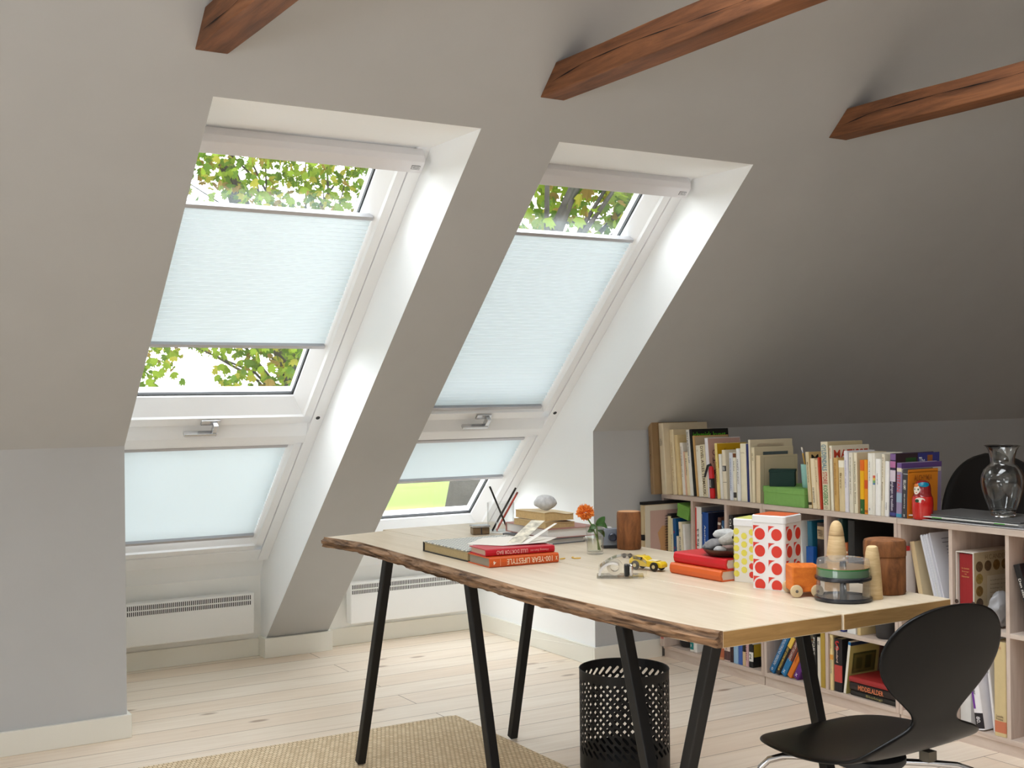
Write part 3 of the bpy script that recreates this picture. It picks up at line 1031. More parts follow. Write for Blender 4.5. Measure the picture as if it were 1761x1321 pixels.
# ------------------------------------------------------------------ books
PAGES = (232, 222, 196)
def book(Y, t, H, lean, dep, cov, label, z=0.747, x=3.486, group='books standing on top of the bookcases', pages=PAGES, spine=(), face=(), rx=None):
    lift = t / 2 * abs(math.sin(lean)) + 0.0006
    root = thing('book', label, 'book', (x, Y, z + lift), (-lean, 0, 0), group)
    c = 0.0022 if t > 0.012 else 0.0012
    k = MB()
    # one folded cover: spine slightly rounded, two boards
    h = t / 2
    out = [(dep, -h), (0.004, -h), (0.001, -h * 0.82), (0, 0), (0.001, h * 0.82), (0.004, h), (dep, h)]
    inn = [(dep, h - c), (0.004 + c, h - c), (c + 0.001, 0), (0.004 + c, -h + c), (dep, -h + c)]
    k.prism([(a, bb, 0) for a, bb in out + inn], (0, 0, H))
    cv = k.build('cover', col(cov, 0.5, noise_amt=0.03, noise_scale=40), root)
    MB().box(0.004 + c, dep - 0.004, -h + c, h - c, 0.003, H - 0.0035).build('pages', col(pages, 0.85), root)
    for s in spine:
        if s[0] == 'band':
            _, rgb, f0, f1 = s
            pts = [(a - 0.0004 if i > 0 else a, bb) for i, (a, bb) in enumerate(out[1:6])]
            kk = MB()
            kk.prism([(a, bb * 1.0, H * f0) for a, bb in pts] , (0, 0, H * (f1 - f0)))
            kk.build('spine_band', col(rgb, 0.5), root)
        elif s[0] == 'stripe':
            _, rgb, f0, f1, a0, a1 = s
            MB().box(-0.0006, 0.003, h * 0.8 - 1.6 * h * a1, h * 0.8 - 1.6 * h * a0, H * f0, H * f1).build('spine_stripe', col(rgb, 0.5), root)
        else:
            txt, rgb, f0, f1, fw, d = s
            w = t * fw
            if d == 'd':
                writing('title', txt, (-0.0009, w / 2, H * f1), (0, 0, -H * (f1 - f0)), (0, -w, 0), rgb, root, 0.01)
            elif d == 'u':
                writing('title', txt, (-0.0008, -w / 2, H * f0), (0, 0, H * (f1 - f0)), (0, w, 0), rgb, root, 0.01)
            else:
                writing('title', txt, (-0.0008, w / 2, H * f0), (0, -w, 0), (0, 0, H * (f1 - f0)), rgb, root, 0.01)
    for f in face:
        if f[0] == 'patch':
            _, rgb, a0, a1, b0, b1 = f
            MB().box(dep * a0, dep * a1, -h - 0.0005, -h + 0.0001, H * b0, H * b1).build('cover_patch', col(rgb, 0.5), root)
        else:
            _, txt, rgb, a0, a1, b0, b1 = f
            writing('cover_title', txt, (dep * a0, -h - 0.0009, H * b0), (dep * (a1 - a0), 0, 0), (0, 0, H * (b1 - b0)), rgb, root, 0.012)
    return root

CR, WH, BK = (224, 212, 184), (236, 234, 226), (30, 28, 30)
INK = (60, 56, 54)
# --- top row, from the wall towards the camera
book(4.400, 0.026, 0.3300, 0.055, 0.27, (150, 122, 88), 'tall worn brown book at the far left end, tilted against the wall', x=3.400, spine=[('Skandinavisk Malerkunst', (110, 84, 56), .35, .8, .35, 'd')])
book(4.362, 0.034, 0.3230, 0.072, 0.26, (216, 202, 174), 'large thick cream book with a small block of black lines high on its spine', x=3.437, spine=[('DET', INK, .76, .78, .3, 'h'), ('NITTENDE', INK, .735, .753, .5, 'h'), ('AARHUNDREDE', INK, .71, .728, .55, 'h'), ('BIND II', INK, .685, .703, .45, 'h')])
book(4.328, 0.0265, 0.2933, 0.080, 0.235, (226, 210, 174), 'tall cream book with pale faded title, right of the thick cream one', x=3.470, spine=[('Nordens Kunst og Kultur', (176, 152, 112), .2, .8, .35, 'd')])
book(4.3015, 0.0190, 0.2706, 0.092, 0.22, (224, 202, 152), 'plain straw-yellow book left of a shorter white one', x=3.476)
book(4.2800, 0.0190, 0.2353, 0.090, 0.15, (240, 236, 226), 'short white book with thin grey title, left of the pink-edged booklet', spine=[('Dansk Digtning i vor tid', (120, 112, 104), .35, .92, .4, 'd')])
book(4.2650, 0.0082, 0.1961, 0.080, 0.14, (228, 186, 160), 'very thin pinkish booklet between two short cream books')
book(4.2490, 0.0190, 0.1947, 0.090, 0.14, (236, 222, 186), 'short cream book left of the white one with bold black lettering', spine=[('Noveller', INK, .45, .85, .35, 'd')])
book(4.2270, 0.0210, 0.2954, 0.095, 0.20, (236, 234, 226), 'tall white book with bold black spine lettering in its upper half', spine=[('Emil 7 gode historier indtil', (24, 22, 22), .50, .96, .45, 'd')])
book(4.2055, 0.0160, 0.2979, 0.098, 0.215, (28, 28, 26), 'tall black book with green lettering across its black cover', face=[('text', 'islamisk kunst', (96, 190, 46), .04, .92, .87, .955)])
book(4.1868, 0.0122, 0.2698, 0.102, 0.20, (206, 166, 108), 'tan book right of the black one with green lettering', face=[('patch', (196, 176, 146), .03, .98, .02, .98), ('text', 'Padrid', (110, 92, 70), .2, .55, .76, .85)])
book(4.1645, 0.0280, 0.2264, 0.098, 0.14, (238, 232, 214), 'plain ivory book left of the one with ornate capitals', spine=[('I', (190, 170, 120), .88, .92, .1, 'h')])
book(4.1340, 0.0310, 0.2312, 0.094, 0.14, (232, 222, 190), 'cream book with a column of ornate dark capitals down its spine', spine=[('DYVEL ATLES TERMAUSK', (96, 80, 52), .04, .97, .6, 'd')])
book(4.1055, 0.0200, 0.2614, 0.088, 0.19, (236, 234, 238), 'white-spined book with a pink cover, left of the red extinguisher', face=[('patch', (206, 168, 156), .02, .99, .01, .99), ('text', 'THE', (120, 110, 130), .45, .68, .84, .91), ('text', 'COURT', (130, 90, 96), .12, .7, .70, .80), ('text', 'HANDE', (90, 66, 76), .12, .72, .57, .67), ('text', 'PRESS', (90, 66, 76), .14, .7, .38, .46)])
book(4.0470, 0.0171, 0.2402, 0.071, 0.17, (238, 218, 142), 'pale yellow spine with a mustard cover, right of the red extinguisher', spine=[('KUNST-NYTT', (160, 140, 40), .3, .66, .4, 'd')], face=[('patch', (206, 160, 22), .01, .99, .55, .99), ('text', 'horselskeber', (40, 36, 20), .25, .95, .80, .90)])
book(4.0260, 0.0170, 0.1943, 0.063, 0.13, (236, 234, 226), 'small white book just right of the pale yellow one')
book(4.0040, 0.0213, 0.2125, 0.050, 0.15, (232, 222, 198), 'cream book with a black and white block on its spine', spine=[('band', (40, 40, 40), .57, .68), ('INN', (235, 235, 230), .58, .67, .7, 'h'), ('band', (40, 36, 30), .345, .352)])
book(3.9638, 0.0222, 0.2028, 0.020, 0.14, (222, 226, 234), 'bluish white book with faint blue title beside the white and yellow one', spine=[('SOREN KIERKEGAARD', (128, 142, 176), .2, .88, .4, 'd')])
book(3.9430, 0.0173, 0.2036, 0.012, 0.14, (238, 234, 214), 'white and yellow book with a brown block at the top of its spine', spine=[('band', (122, 70, 34), .90, .985), ('Lise Poul', (90, 80, 50), .62, .82, .35, 'd'), ('band', (70, 66, 60), .06, .17)])
book(3.9171, 0.0200, 0.2217, 0.029, 0.14, (236, 236, 236), 'white book with widely spaced grey lettering, left of the thick ivory book', spine=[('SKRIFT KUNST', (140, 138, 136), .32, .80, .4, 'd')])
book(3.8844, 0.0366, 0.2436, 0.026, 0.17, (240, 232, 204), 'thick ivory book left of the navy spine', spine=[('Haandbog', (190, 176, 140), .82, .86, .6, 'h')])
book(3.8579, 0.0131, 0.2432, 0.029, 0.17, (38, 48, 104), 'thin navy blue book between two cream books')
book(3.8434, 0.0124, 0.2607, 0.030, 0.24, (226, 218, 196), 'tall thin cream book with a red bar on its cover', face=[('patch', (214, 202, 174), .0, 1, .0, .998), ('patch', (170, 70, 44), .17, .80, .885, .935), ('text', 'ES', (120, 110, 90), .42, .58, .79, .84), ('patch', (200, 186, 150), .18, .84, .868, .872)])
book(3.8262, 0.0204, 0.2297, 0.012, 0.22, (232, 220, 188), 'cream book with a slate blue bar on its cover', spine=[('KLAR', (150, 134, 96), .84, .9, .5, 'h'), ('TALE', (150, 134, 96), .76, .82, .5, 'h')], face=[('patch', (208, 196, 166), .0, 1, .0, .998), ('patch', (86, 108, 118), .22, .86, .845, .915)])
book(3.7984, 0.0280, 0.1970, -0.004, 0.21, (222, 202, 166), 'low cream book with a thin framed title page, left of the green box', face=[('patch', (206, 192, 160), .0, 1, .0, .998), ('patch', (150, 138, 108), .10, .94, .955, .96), ('patch', (150, 138, 108), .10, .108, .05, .955), ('patch', (150, 138, 108), .932, .94, .05, .955), ('text', 'Vandt', (120, 108, 84), .28, .76, .58, .68)])
# --- top row, right of the green box
book(3.5010, 0.0208, 0.2221, 0.072, 0.15, (212, 196, 158), 'beige book with black capitals on its cover, first right of the green box', spine=[('Moderne Lyrik', (110, 96, 66), .45, .82, .35, 'd'), ('band', (60, 50, 36), .06, .11)], face=[('patch', (198, 170, 116), .0, 1, .0, .998), ('text', 'MAD', (22, 20, 20), .08, .9, .82, .95)])
book(3.4770, 0.0230, 0.1977, 0.069, 0.13, (232, 216, 182), 'cream book with a small dark title low on its spine', spine=[('DE BEGYNDTE', INK, .12, .42, .35, 'd')])
book(3.4560, 0.0140, 0.1919, 0.068, 0.13, (228, 206, 168), 'narrow cream book left of the thin red spine', spine=[('Forlag', (130, 110, 80), .55, .85, .3, 'd')])
book(3.4430, 0.0085, 0.2037, 0.066, 0.13, (188, 62, 38), 'very thin red book left of the big cookery book')
book(3.4140, 0.0400, 0.2646, 0.042, 0.19, (224, 214, 186), 'thick cookery book with blue, red and green capitals down its spine', spine=[('GYLDENDALS', (66, 124, 146), .575, .96, .58, 'd'), ('STORE', (190, 74, 56), .38, .555, .58, 'd'), ('KOGEBOG', (64, 136, 66), .075, .36, .58, 'd'), ('G', (170, 160, 130), .02, .055, .35, 'h')], face=[('patch', (188, 172, 136), .0, 1, .0, .998)])  # cover side painted darker than the spine, shade put into its colour
book(3.3838, 0.0150, 0.2509, 0.032, 0.205, (236, 230, 208), 'tall white book with big red capitals across its cover', spine=[('MATISSE', (214, 120, 90), .80, .96, .4, 'd')], face=[('patch', (222, 212, 190), .0, 1, .0, .998), ('text', 'MATISSE', (188, 62, 36), .05, .96, .80, .935)])
book(3.3625, 0.0220, 0.2047, 0.024, 0.13, (204, 166, 100), 'ochre book with faint orange lettering under the red capitals', spine=[('Kulturhistorie', (170, 116, 50), .3, .9, .4, 'd')])
book(3.3345, 0.0280, 0.1969, 0.022, 0.13, (220, 202, 160), 'beige book with a small white slip at the top of its spine', spine=[('band', (240, 234, 214), .86, .99), ('Breve', (150, 120, 70), .45, .75, .35, 'd')])
book(3.3105, 0.0175, 0.2334, 0.017, 0.15, (224, 222, 228), 'pale lavender white book between the beige and the cream spine', spine=[('Samlede digte', (150, 140, 170), .4, .85, .35, 'd')])
book(3.2880, 0.0195, 0.2277, 0.006, 0.16, (226, 220, 202), 'off-white book with dark small title, second right of the beige one', spine=[('Erindringer og tanker', (110, 104, 92), .3, .92, .35, 'd')])
book(3.2633, 0.0188, 0.2286, 0.013, 0.16, (230, 222, 196), 'cream book left of the orange, yellow and green spine', spine=[('Historien om kunst', (110, 100, 80), .15, .85, .35, 'd')], face=[('patch', (206, 192, 162), .0, 1, .0, .998)])
book(3.2340, 0.0200, 0.2025, -0.002, 0.14, (226, 170, 22), 'yellow book with orange top and green foot', spine=[('band', (222, 106, 28), .80, .998), ('band', (232, 176, 20), .27, .80), ('band', (46, 96, 42), .002, .27), ('o', (190, 214, 150), .06, .1, .3, 'h')])
book(3.2150, 0.0145, 0.2032, 0.000, 0.15, (226, 148, 30), 'orange book with a red block halfway up its spine', spine=[('band', (206, 84, 30), .47, .63), ('band', (170, 90, 30), .03, .08)])
book(3.1955, 0.0226, 0.2291, -0.010, 0.15, (236, 234, 224), 'white book with blue emblem at its foot, right of the orange one', spine=[('Hans og Grete', (110, 116, 130), .55, .86, .25, 'd'), ('o', (40, 56, 110), .60, .62, .15, 'h'), ('o', (40, 56, 110), .07, .11, .25, 'h')])
book(3.1780, 0.0095, 0.2298, -0.017, 0.15, (232, 228, 216), 'thin white book with a small rainbow block on its spine', spine=[('band', (206, 92, 70), .60, .64), ('band', (226, 196, 84), .56, .60), ('band', (120, 170, 110), .52, .56), ('band', (96, 130, 170), .49, .52)])
book(3.1590, 0.0240, 0.2090, -0.018, 0.14, (240, 239, 235), 'broad plain white book with one dark line of type', spine=[('typografi', (80, 78, 76), .55, .75, .2, 'd')])
book(3.1360, 0.0136, 0.2274, -0.030, 0.15, (226, 218, 196), 'narrow cream book with brown lettering, left of a lower white one', spine=[('Rejser', (150, 130, 96), .6, .95, .4, 'd'), ('Kunstneren', (120, 90, 60), .25, .55, .4, 'd')])
book(3.1175, 0.0190, 0.2024, -0.032, 0.14, (236, 234, 230), 'white book directly left of the purple patterned spine', spine=[('roman', (130, 128, 130), .12, .25, .3, 'd')])
book(3.0900, 0.0290, 0.2311, -0.027, 0.235, (52, 38, 66), 'purple patterned book with a dark blue and orange cover', spine=[('band', (124, 92, 142), .90, .998), ('band', (178, 110, 156), .78, .88), ('band', (206, 194, 206), .56, .74), ('Sangbogen og musikken', (220, 214, 224), .10, .58, .5, 'd'), ('band', (66, 70, 134), .02, .07)],
     face=[('patch', (50, 34, 40), .0, .5, .55, .998), ('patch', (52, 54, 118), .5, 1, .5, .998), ('patch', (46, 92, 44), .22, .46, .80, .93), ('patch', (186, 112, 44), .72, .84, .80, .96), ('text', 'The', (220, 220, 230), .52, .66, .82, .93)])
book(3.0615, 0.0240, 0.1985, -0.034, 0.215, (150, 136, 168), 'lilac book with red slanting lettering down its spine', spine=[('band', (110, 84, 140), .91, .998), ('band', (214, 204, 180), .84, .91), ('TITAN', (206, 76, 66), .48, .80, .6, 'd'), ('band', (150, 176, 196), .28, .45), ('band', (60, 150, 180), .01, .07)],
     face=[('patch', (92, 66, 124), .0, 1, .90, .998), ('patch', (206, 196, 190), .0, .98, .82, .90), ('text', 'Reader Science Fiction', (90, 70, 96), .1, .9, .845, .875)])
book(3.0335, 0.0250, 0.1766, -0.037, 0.16, (62, 60, 62), 'dark grey book with an orange cover, behind the nesting doll', spine=[('BELLAMY', (226, 222, 214), .58, .78, .45, 'd'), ('den store bog', (206, 202, 196), .2, .5, .3, 'd'), ('band', (200, 200, 200), .90, .91), ('x', (220, 220, 216), .03, .08, .3, 'h')],
     face=[('patch', (222, 134, 32), .0, 1, .0, .998), ('patch', (186, 100, 26), .02, .98, .93, .95), ('text', 'ALCHYMIA', (166, 92, 30), .2, .8, .76, .88), ('text', 'og lidt om tal', (166, 92, 30), .15, .7, .69, .73)])

# --- upper compartments
GU = 'books in the upper compartments of the bookcases'
Z1 = 0.405
spiral = book(4.352, 0.022, 0.255, 0.0, 0.17, (34, 33, 34), 'black spiral-bound notebook in the leftmost compartment, beside the picture folder', z=Z1, x=3.455, group=GU, spine=[('band', (226, 214, 170), .30, .96)])
k = MB()
for i in range(20):
    zz = 0.012 + i * 0.0122
    k.tube([(0.004 - 0.009 * math.sin(2 * math.pi * q / 10) * 1.0 - 0.004, 0.0145 + 0.006 * math.cos(2 * math.pi * q / 10), zz + 0.0003 * q) for q in range(11)], 0.0009, 5, caps=False)
k.build('wire_coil', col((24, 24, 25), 0.35), spiral)
book(4.334, 0.012, 0.236, 0.0, 0.15, (228, 220, 190), 'narrow cream book right of the black spiral notebook', z=Z1, x=3.456, group=GU, spine=[('Lone Scherfig', INK, .1, .7, .4, 'u')])
book(4.305, 0.021, 0.236, 0.05, 0.19, (20, 84, 138), 'leaning blue book with red specks, left of the small green box', z=Z1, x=3.455, group=GU, spine=[('o', (170, 50, 60), .72, .77, .5, 'h'), ('o', (170, 50, 60), .42, .47, .5, 'h'), ('x', (120, 190, 220), .1, .16, .4, 'h')])
book(4.2885, 0.010, 0.160, 0.02, 0.11, (224, 218, 204), 'lowest white booklet under the small green box', z=Z1, x=3.452, group=GU, spine=[('essay', (110, 104, 100), .3, .7, .4, 'd')])
book(4.264, 0.022, 0.224, 0.06, 0.16, (230, 220, 192), 'cream book with a blue mark, supporting the small green box', z=Z1, x=3.456, group=GU, spine=[('PER', INK, .8, .86, .5, 'h'), ('Poesi', (90, 110, 130), .4, .7, .4, 'd'), ('band', (74, 140, 176), .33, .38), ('band', (206, 150, 90), .08, .26)])
book(4.238, 0.014, 0.216, 0.08, 0.15, (234, 232, 226), 'white book leaning left under the small green box', z=Z1, x=3.457, group=GU)
book(4.182, 0.040, 0.297, 0.0, 0.22, (238, 236, 232), 'tall white book with a red stripe and black lettering in the second compartment', z=Z1, x=3.482, group=GU, spine=[('stripe', (206, 52, 40), .0, .99, .0, .22), ('Mine rad fra a-å', (70, 66, 66), .02, .68, .34, 'u'), ('band', (232, 230, 226), .97, .998)], face=[('patch', (120, 122, 130), .02, 1, .90, .998)])
book(4.134, 0.046, 0.276, 0.0, 0.22, (22, 74, 152), 'thick blue encyclopedia with white lettering', z=Z1, x=3.482, group=GU, spine=[('Aschehougs store', (222, 226, 236), .06, .8, .3, 'd')], face=[('patch', (26, 30, 52), .0, 1, .0, .998), ('text', '26 32', (80, 86, 110), .3, .7, .35, .55)])
book(4.064, 0.018, 0.262, -0.09, 0.17, (92, 56, 46), 'brown book with pale specks leaning right in the second compartment', z=Z1, x=3.482, group=GU, spine=[('band', (216, 204, 190), .88, .92), ('band', (216, 204, 190), .70, .74), ('band', (214, 206, 196), .5, .54)])
book(4.030, 0.022, 0.250, -0.06, 0.16, (28, 76, 118), 'dark blue book with pale capitals leaning on the right divider of the second compartment', z=Z1, x=3.482, group=GU, spine=[('ARKEN', (190, 214, 226), .45, .92, .55, 'd')])
book(3.966, 0.029, 0.277, 0.0, 0.19, (36, 34, 36), 'black book with white capitals in the third compartment', z=Z1, x=3.482, group=GU, spine=[('OLE EMIS', (216, 212, 206), .5, .95, .45, 'd')])
book(3.938, 0.022, 0.272, 0.0, 0.20, (70, 62, 58), 'grey-brown picture book right of the black one in the third compartment', z=Z1, x=3.484, group=GU, face=[('patch', (112, 100, 90), .0, 1, .7, .998), ('text', 'BILLEDER', (58, 50, 46), .15, .9, .84, .94), ('patch', (170, 160, 152), .02, .3, .35, .7), ('patch', (120, 50, 46), .1, .2, .6, .66)])
ZB = 0.43
book(3.565, 0.016, 0.235, 0.10, 0.16, (226, 220, 210), 'white book with red foot leaning beside the red dotted tin', z=ZB, x=3.484, group=GU, spine=[('band', (186, 52, 44), .5, .72), ('tekst', (150, 60, 50), .12, .45, .4, 'd')])
book(3.544, 0.021, 0.262, 0.10, 0.17, (236, 234, 228), 'white book with black lettering leaning left of the teal spine', z=ZB, x=3.484, group=GU, spine=[('ARENDT', (24, 22, 22), .62, .95, .5, 'd'), ('essays', (90, 86, 80), .2, .55, .3, 'd')])
book(3.512, 0.026, 0.264, 0.03, 0.17, (24, 92, 116), 'teal book behind the small blue box', z=ZB, x=3.497, group=GU, spine=[('HAUS', (214, 224, 226), .08, .26, .5, 'd')])
book(3.462, 0.040, 0.262, 0.0, 0.18, (48, 34, 30), 'dark brown book with a cream label on its spine', z=ZB, x=3.500, group=GU, spine=[('band', (166, 142, 108), .76, .95), ('TERRA', (96, 76, 56), .8, .9, .7, 'h')])
book(3.378, 0.040, 0.257, 0.0, 0.18, (112, 22, 34), 'maroon book with white capitals behind the tall wooden cone', z=ZB, x=3.484, group=GU, spine=[('JAMMERLUNE', (222, 208, 206), .1, .8, .5, 'd')])
book(3.344, 0.022, 0.288, 0.0, 0.20, (30, 56, 52), 'dark green book behind the tall wooden cone', z=ZB, x=3.484, group=GU, spine=[('ARTE', (190, 190, 170), .6, .9, .4, 'd')])
book(3.319, 0.020, 0.200, 0.0, 0.15, (176, 96, 52), 'short reddish brown book behind the tall wooden cone', z=ZB, x=3.484, group=GU, spine=[('band', (220, 200, 170), .8, .84)])
book(3.290, 0.032, 0.288, 0.0, 0.24, (28, 26, 24), 'very thick black book with a fine gold line on its cover', z=ZB, x=3.484, group=GU, face=[('patch', (126, 104, 58), .3, .9, .62, .63)])
book(2.962, 0.022, 0.262, 0.20, 0.18, (206, 184, 144), 'beige paperback leaning behind the loose printed sheets', z=Z1, x=3.50, group=GU, face=[('patch', (214, 196, 160), .0, 1, .0, .998)])
book(2.466, 0.022, 0.262, 0.31, 0.18, (196, 42, 30), 'red and yellow book leaning at the right edge of the photo', z=Z1, x=3.50, group=GU, face=[('patch', (226, 178, 40), .05, 1, .0, .998)])
book(2.500, 0.024, 0.236, 0.31, 0.17, (32, 30, 30), 'black book with white lettering leaning beside the red and yellow one at the right edge', z=Z1, x=3.484, group=GU, spine=[('Den store danske', (220, 216, 210), .25, .8, .4, 'd'), ('X', (220, 216, 210), .1, .16, .4, 'h')])

# --- lower compartments
GL = 'books in the lower compartments of the bookcases'
Z0 = 0.055
book(4.236, 0.022, 0.21, 0.0, 0.15, (230, 228, 220), 'white book with a teal label in the lowest row, right of the black bowl', z=Z0, x=3.482, group=GL, spine=[('band', (20, 128, 128), .04, .22), ('x', (230, 230, 226), .1, .15, .4, 'h')])
book(4.211, 0.022, 0.21, 0.0, 0.15, (236, 234, 228), 'plain white book in the lowest row, beside the one with the teal label', z=Z0, x=3.482, group=GL)
for Y, t, H, c, lab, sp in [
    (4.092, 0.018, 0.20, (36, 50, 96), 'navy book with a white mark in the lowest row, just right of the desk leg', [('A', (220, 222, 230), .08, .2, .5, 'h')]),
    (4.072, 0.019, 0.19, (164, 44, 58), 'crimson book in the lowest row, between navy and rust', []),
    (4.040, 0.038, 0.20, (176, 96, 62), 'rust-coloured book in the lowest row', [('band', (206, 150, 110), .0, .05)]),
    (4.001, 0.037, 0.215, (226, 204, 190), 'pink and white book with a dark tower picture on its spine', [('band', (84, 56, 56), .02, .2), ('A', (84, 56, 56), .2, .4, .3, 'h')]),
    (3.9705, 0.018, 0.21, (58, 34, 32), 'dark brown book in the lowest row, left of the light blue one', []),
    (3.9440, 0.030, 0.205, (150, 184, 212), 'light blue book in the lowest row', []),
    (3.9150, 0.025, 0.21, (44, 78, 150), 'medium blue book in the lowest row', [('band', (60, 96, 170), .0, .5)]),
    (3.8920, 0.018, 0.21, (34, 30, 30), 'black book with a beige foot in the lowest row', [('band', (206, 180, 140), .0, .28)]),
    (3.8735, 0.016, 0.215, (214, 176, 178), 'pinkish white book with small type in the lowest row', [('litteratur', (120, 60, 70), .1, .6, .5, 'd')]),
    (3.8500, 0.024, 0.215, (26, 26, 28), 'black book with a white number label, its cover showing yellow fruit', [('band', (230, 228, 222), .12, .30), ('2', (40, 40, 40), .17, .26, .5, 'h')])]:
    fc = []
    if 'fruit' in lab:
        fc = [('patch', (206, 206, 204), .0, 1, .45, .998), ('patch', (176, 148, 36), .05, .6, .2, .45), ('patch', (196, 170, 50), .3, .9, .12, .30)]
    book(Y, t, H, 0.0, 0.16, c, lab, z=Z0, x=3.482, group=GL, spine=sp, face=fc)
# leaning row in the lower middle compartment
y = 3.745
for t, H, c, lab, sp in [
    (0.030, 0.185, (24, 104, 158), 'bright blue book with white lettering, first of the leaning row', [('I POLITIKENS VERDEN', (200, 216, 226), .2, .95, .4, 'd'), ('o', (220, 226, 230), .05, .12, .3, 'h')]),
    (0.022, 0.190, (44, 38, 36), 'black and yellow book, second of the leaning row', [('band', (232, 196, 84), .72, .998), ('DET STORE MYSTERIUM', (232, 200, 96), .1, .70, .45, 'd')]),
    (0.029, 0.188, (36, 120, 176), 'sky blue and brown book, third of the leaning row', [('band', (120, 60, 50), .42, .95), ('HAVET OG LANDET', (226, 214, 206), .4, .9, .4, 'd'), ('x', (220, 230, 236), .06, .14, .4, 'h')]),
    (0.025, 0.175, (222, 124, 36), 'orange book in the leaning row, left of the purple one', [('Sommer', (160, 70, 20), .4, .9, .4, 'd')]),
    (0.029, 0.165, (96, 38, 124), 'purple book, last of the leaning row by the desk leg', [('mode', (206, 160, 220), .5, .8, .4, 'd'), ('x', (226, 226, 230), .06, .14, .4, 'h')])]:
    a = 0.53
    w = t / math.cos(a)
    book(y - w / 2 + 0.0, t, H, -a, 0.15, c, lab, z=Z0, x=3.482, group=GL, spine=sp)
    y -= w + 0.0035
book(3.486, 0.018, 0.196, 0.0, 0.15, (34, 32, 32), 'black book with pale lettering behind the right desk leg', z=Z0, x=3.484, group=GL, spine=[('POES', (214, 208, 198), .6, .95, .5, 'd')])
book(3.4630, 0.019, 0.190, 0.008, 0.15, (224, 216, 202), 'cream white book leaning left of the ochre spine', z=Z0, x=3.486, group=GL, spine=[('E', INK, .85, .92, .4, 'h')], face=[('patch', (90, 70, 56), .0, .5, .0, .3)])
book(3.436, 0.026, 0.214, 0.0, 0.16, (176, 146, 56), 'ochre book standing against the divider in the lowest row', z=Z0, x=3.478, group=GL)
book(3.391, 0.016, 0.214, 0.0, 0.15, (226, 206, 150), 'cream and orange book right of the divider in the lowest row', z=Z0, x=3.478, group=GL, spine=[('band', (226, 160, 70), .55, .64), ('Knud Sonderby', (80, 120, 140), .3, .54, .5, 'd'), ('dansk', (170, 120, 60), .74, .95, .4, 'd')])
book(3.360, 0.040, 0.203, 0.0, 0.15, (30, 26, 28), 'black and red book with a large red initial on its spine', z=Z0, x=3.480, group=GL, spine=[('S', (190, 40, 44), .78, .96, .5, 'h'), ('Standard', (226, 190, 170), .55, .86, .25, 'd'), ('band', (186, 66, 60), .18, .5)])
book(3.326, 0.014, 0.202, -0.14, 0.16, (230, 226, 214), 'white-spined book with an olive cover, leaning over the flat stack', z=Z0, x=3.480, group=GL, spine=[('band', (20, 110, 170), .94, .998)], face=[('patch', (170, 158, 94), .0, 1, .0, .93), ('patch', (26, 40, 66), .0, 1, .93, .998), ('patch', (58, 70, 32), .12, .9, .38, .78), ('patch', (140, 134, 70), .17, .85, .42, .74), ('patch', (50, 62, 30), .25, .45, .46, .68), ('patch', (50, 62, 30), .55, .75, .45, .70), ('text', 'AL PUR', (70, 66, 40), .2, .7, .18, .26)])

def flat_book(label, p, L, D, t, rz, cov, name='book', group=None, pages=PAGES, title=None, cat='book', side='x', tilt=None):
    """book lying flat: spine on the local -x side, L along local y (spine length), D = depth along x"""
    root = thing(name, label, cat, p, (0, 0, rz), group)
    c = 0.0024
    k = MB()
    h = t
    out = [(D, 0), (0.005, 0), (0.0015, t * .12), (0, t / 2), (0.0015, t * .88), (0.005, t), (D, t)]
    inn = [(D, t - c), (0.007, t - c), (0.004, t / 2), (0.007, c), (D, c)]
    k.prism([(a, 0, z_) for a, z_ in out + inn], (0, L, 0))
    k.build('cover', col(cov, 0.45, noise_amt=0.03, noise_scale=40), root)
    MB().box(0.0062, D - 0.005, 0.004, L - 0.004, c, t - c).build('pages', col(pages, 0.85), root)
    if title:
        for txt, rgb, a0, a1, z0, z1, up in title:
            if up:
                writing('title', txt, (-0.0012, L * (1 - a0), t * z0), (0, -L * (a1 - a0), 0), (0, 0, t * (z1 - z0)), rgb, root, 0.01)
            else:
                writing('title', txt, (-0.0012, L * (1 - a1), t * z1), (0, L * (a1 - a0), 0), (0, 0, -t * (z1 - z0)), rgb, root, 0.01)
    return root
GF = 'books lying flat in the lower compartment'
flat_book('dark book with an olive label, bottom of the flat stack in the lower compartment', (3.484, 3.075, Z0 + .0005), 0.225, 0.17, 0.020, 0, (36, 34, 30), group=GF, title=[('Biologi', (150, 140, 90), .35, .7, .2, .8, True)])
flat_book('dark book with orange lettering, middle of the flat stack in the lower compartment', (3.482, 3.080, Z0 + .0212), 0.222, 0.17, 0.030, 0, (40, 30, 28), group=GF, title=[('MIDDELALDER', (226, 130, 84), .2, .75, .2, .8, True)])
flat_book('red-edged black book, top of the flat stack in the lower compartment', (3.480, 3.085, Z0 + .0520), 0.218, 0.18, 0.020, 0, (156, 40, 40), group=GF)

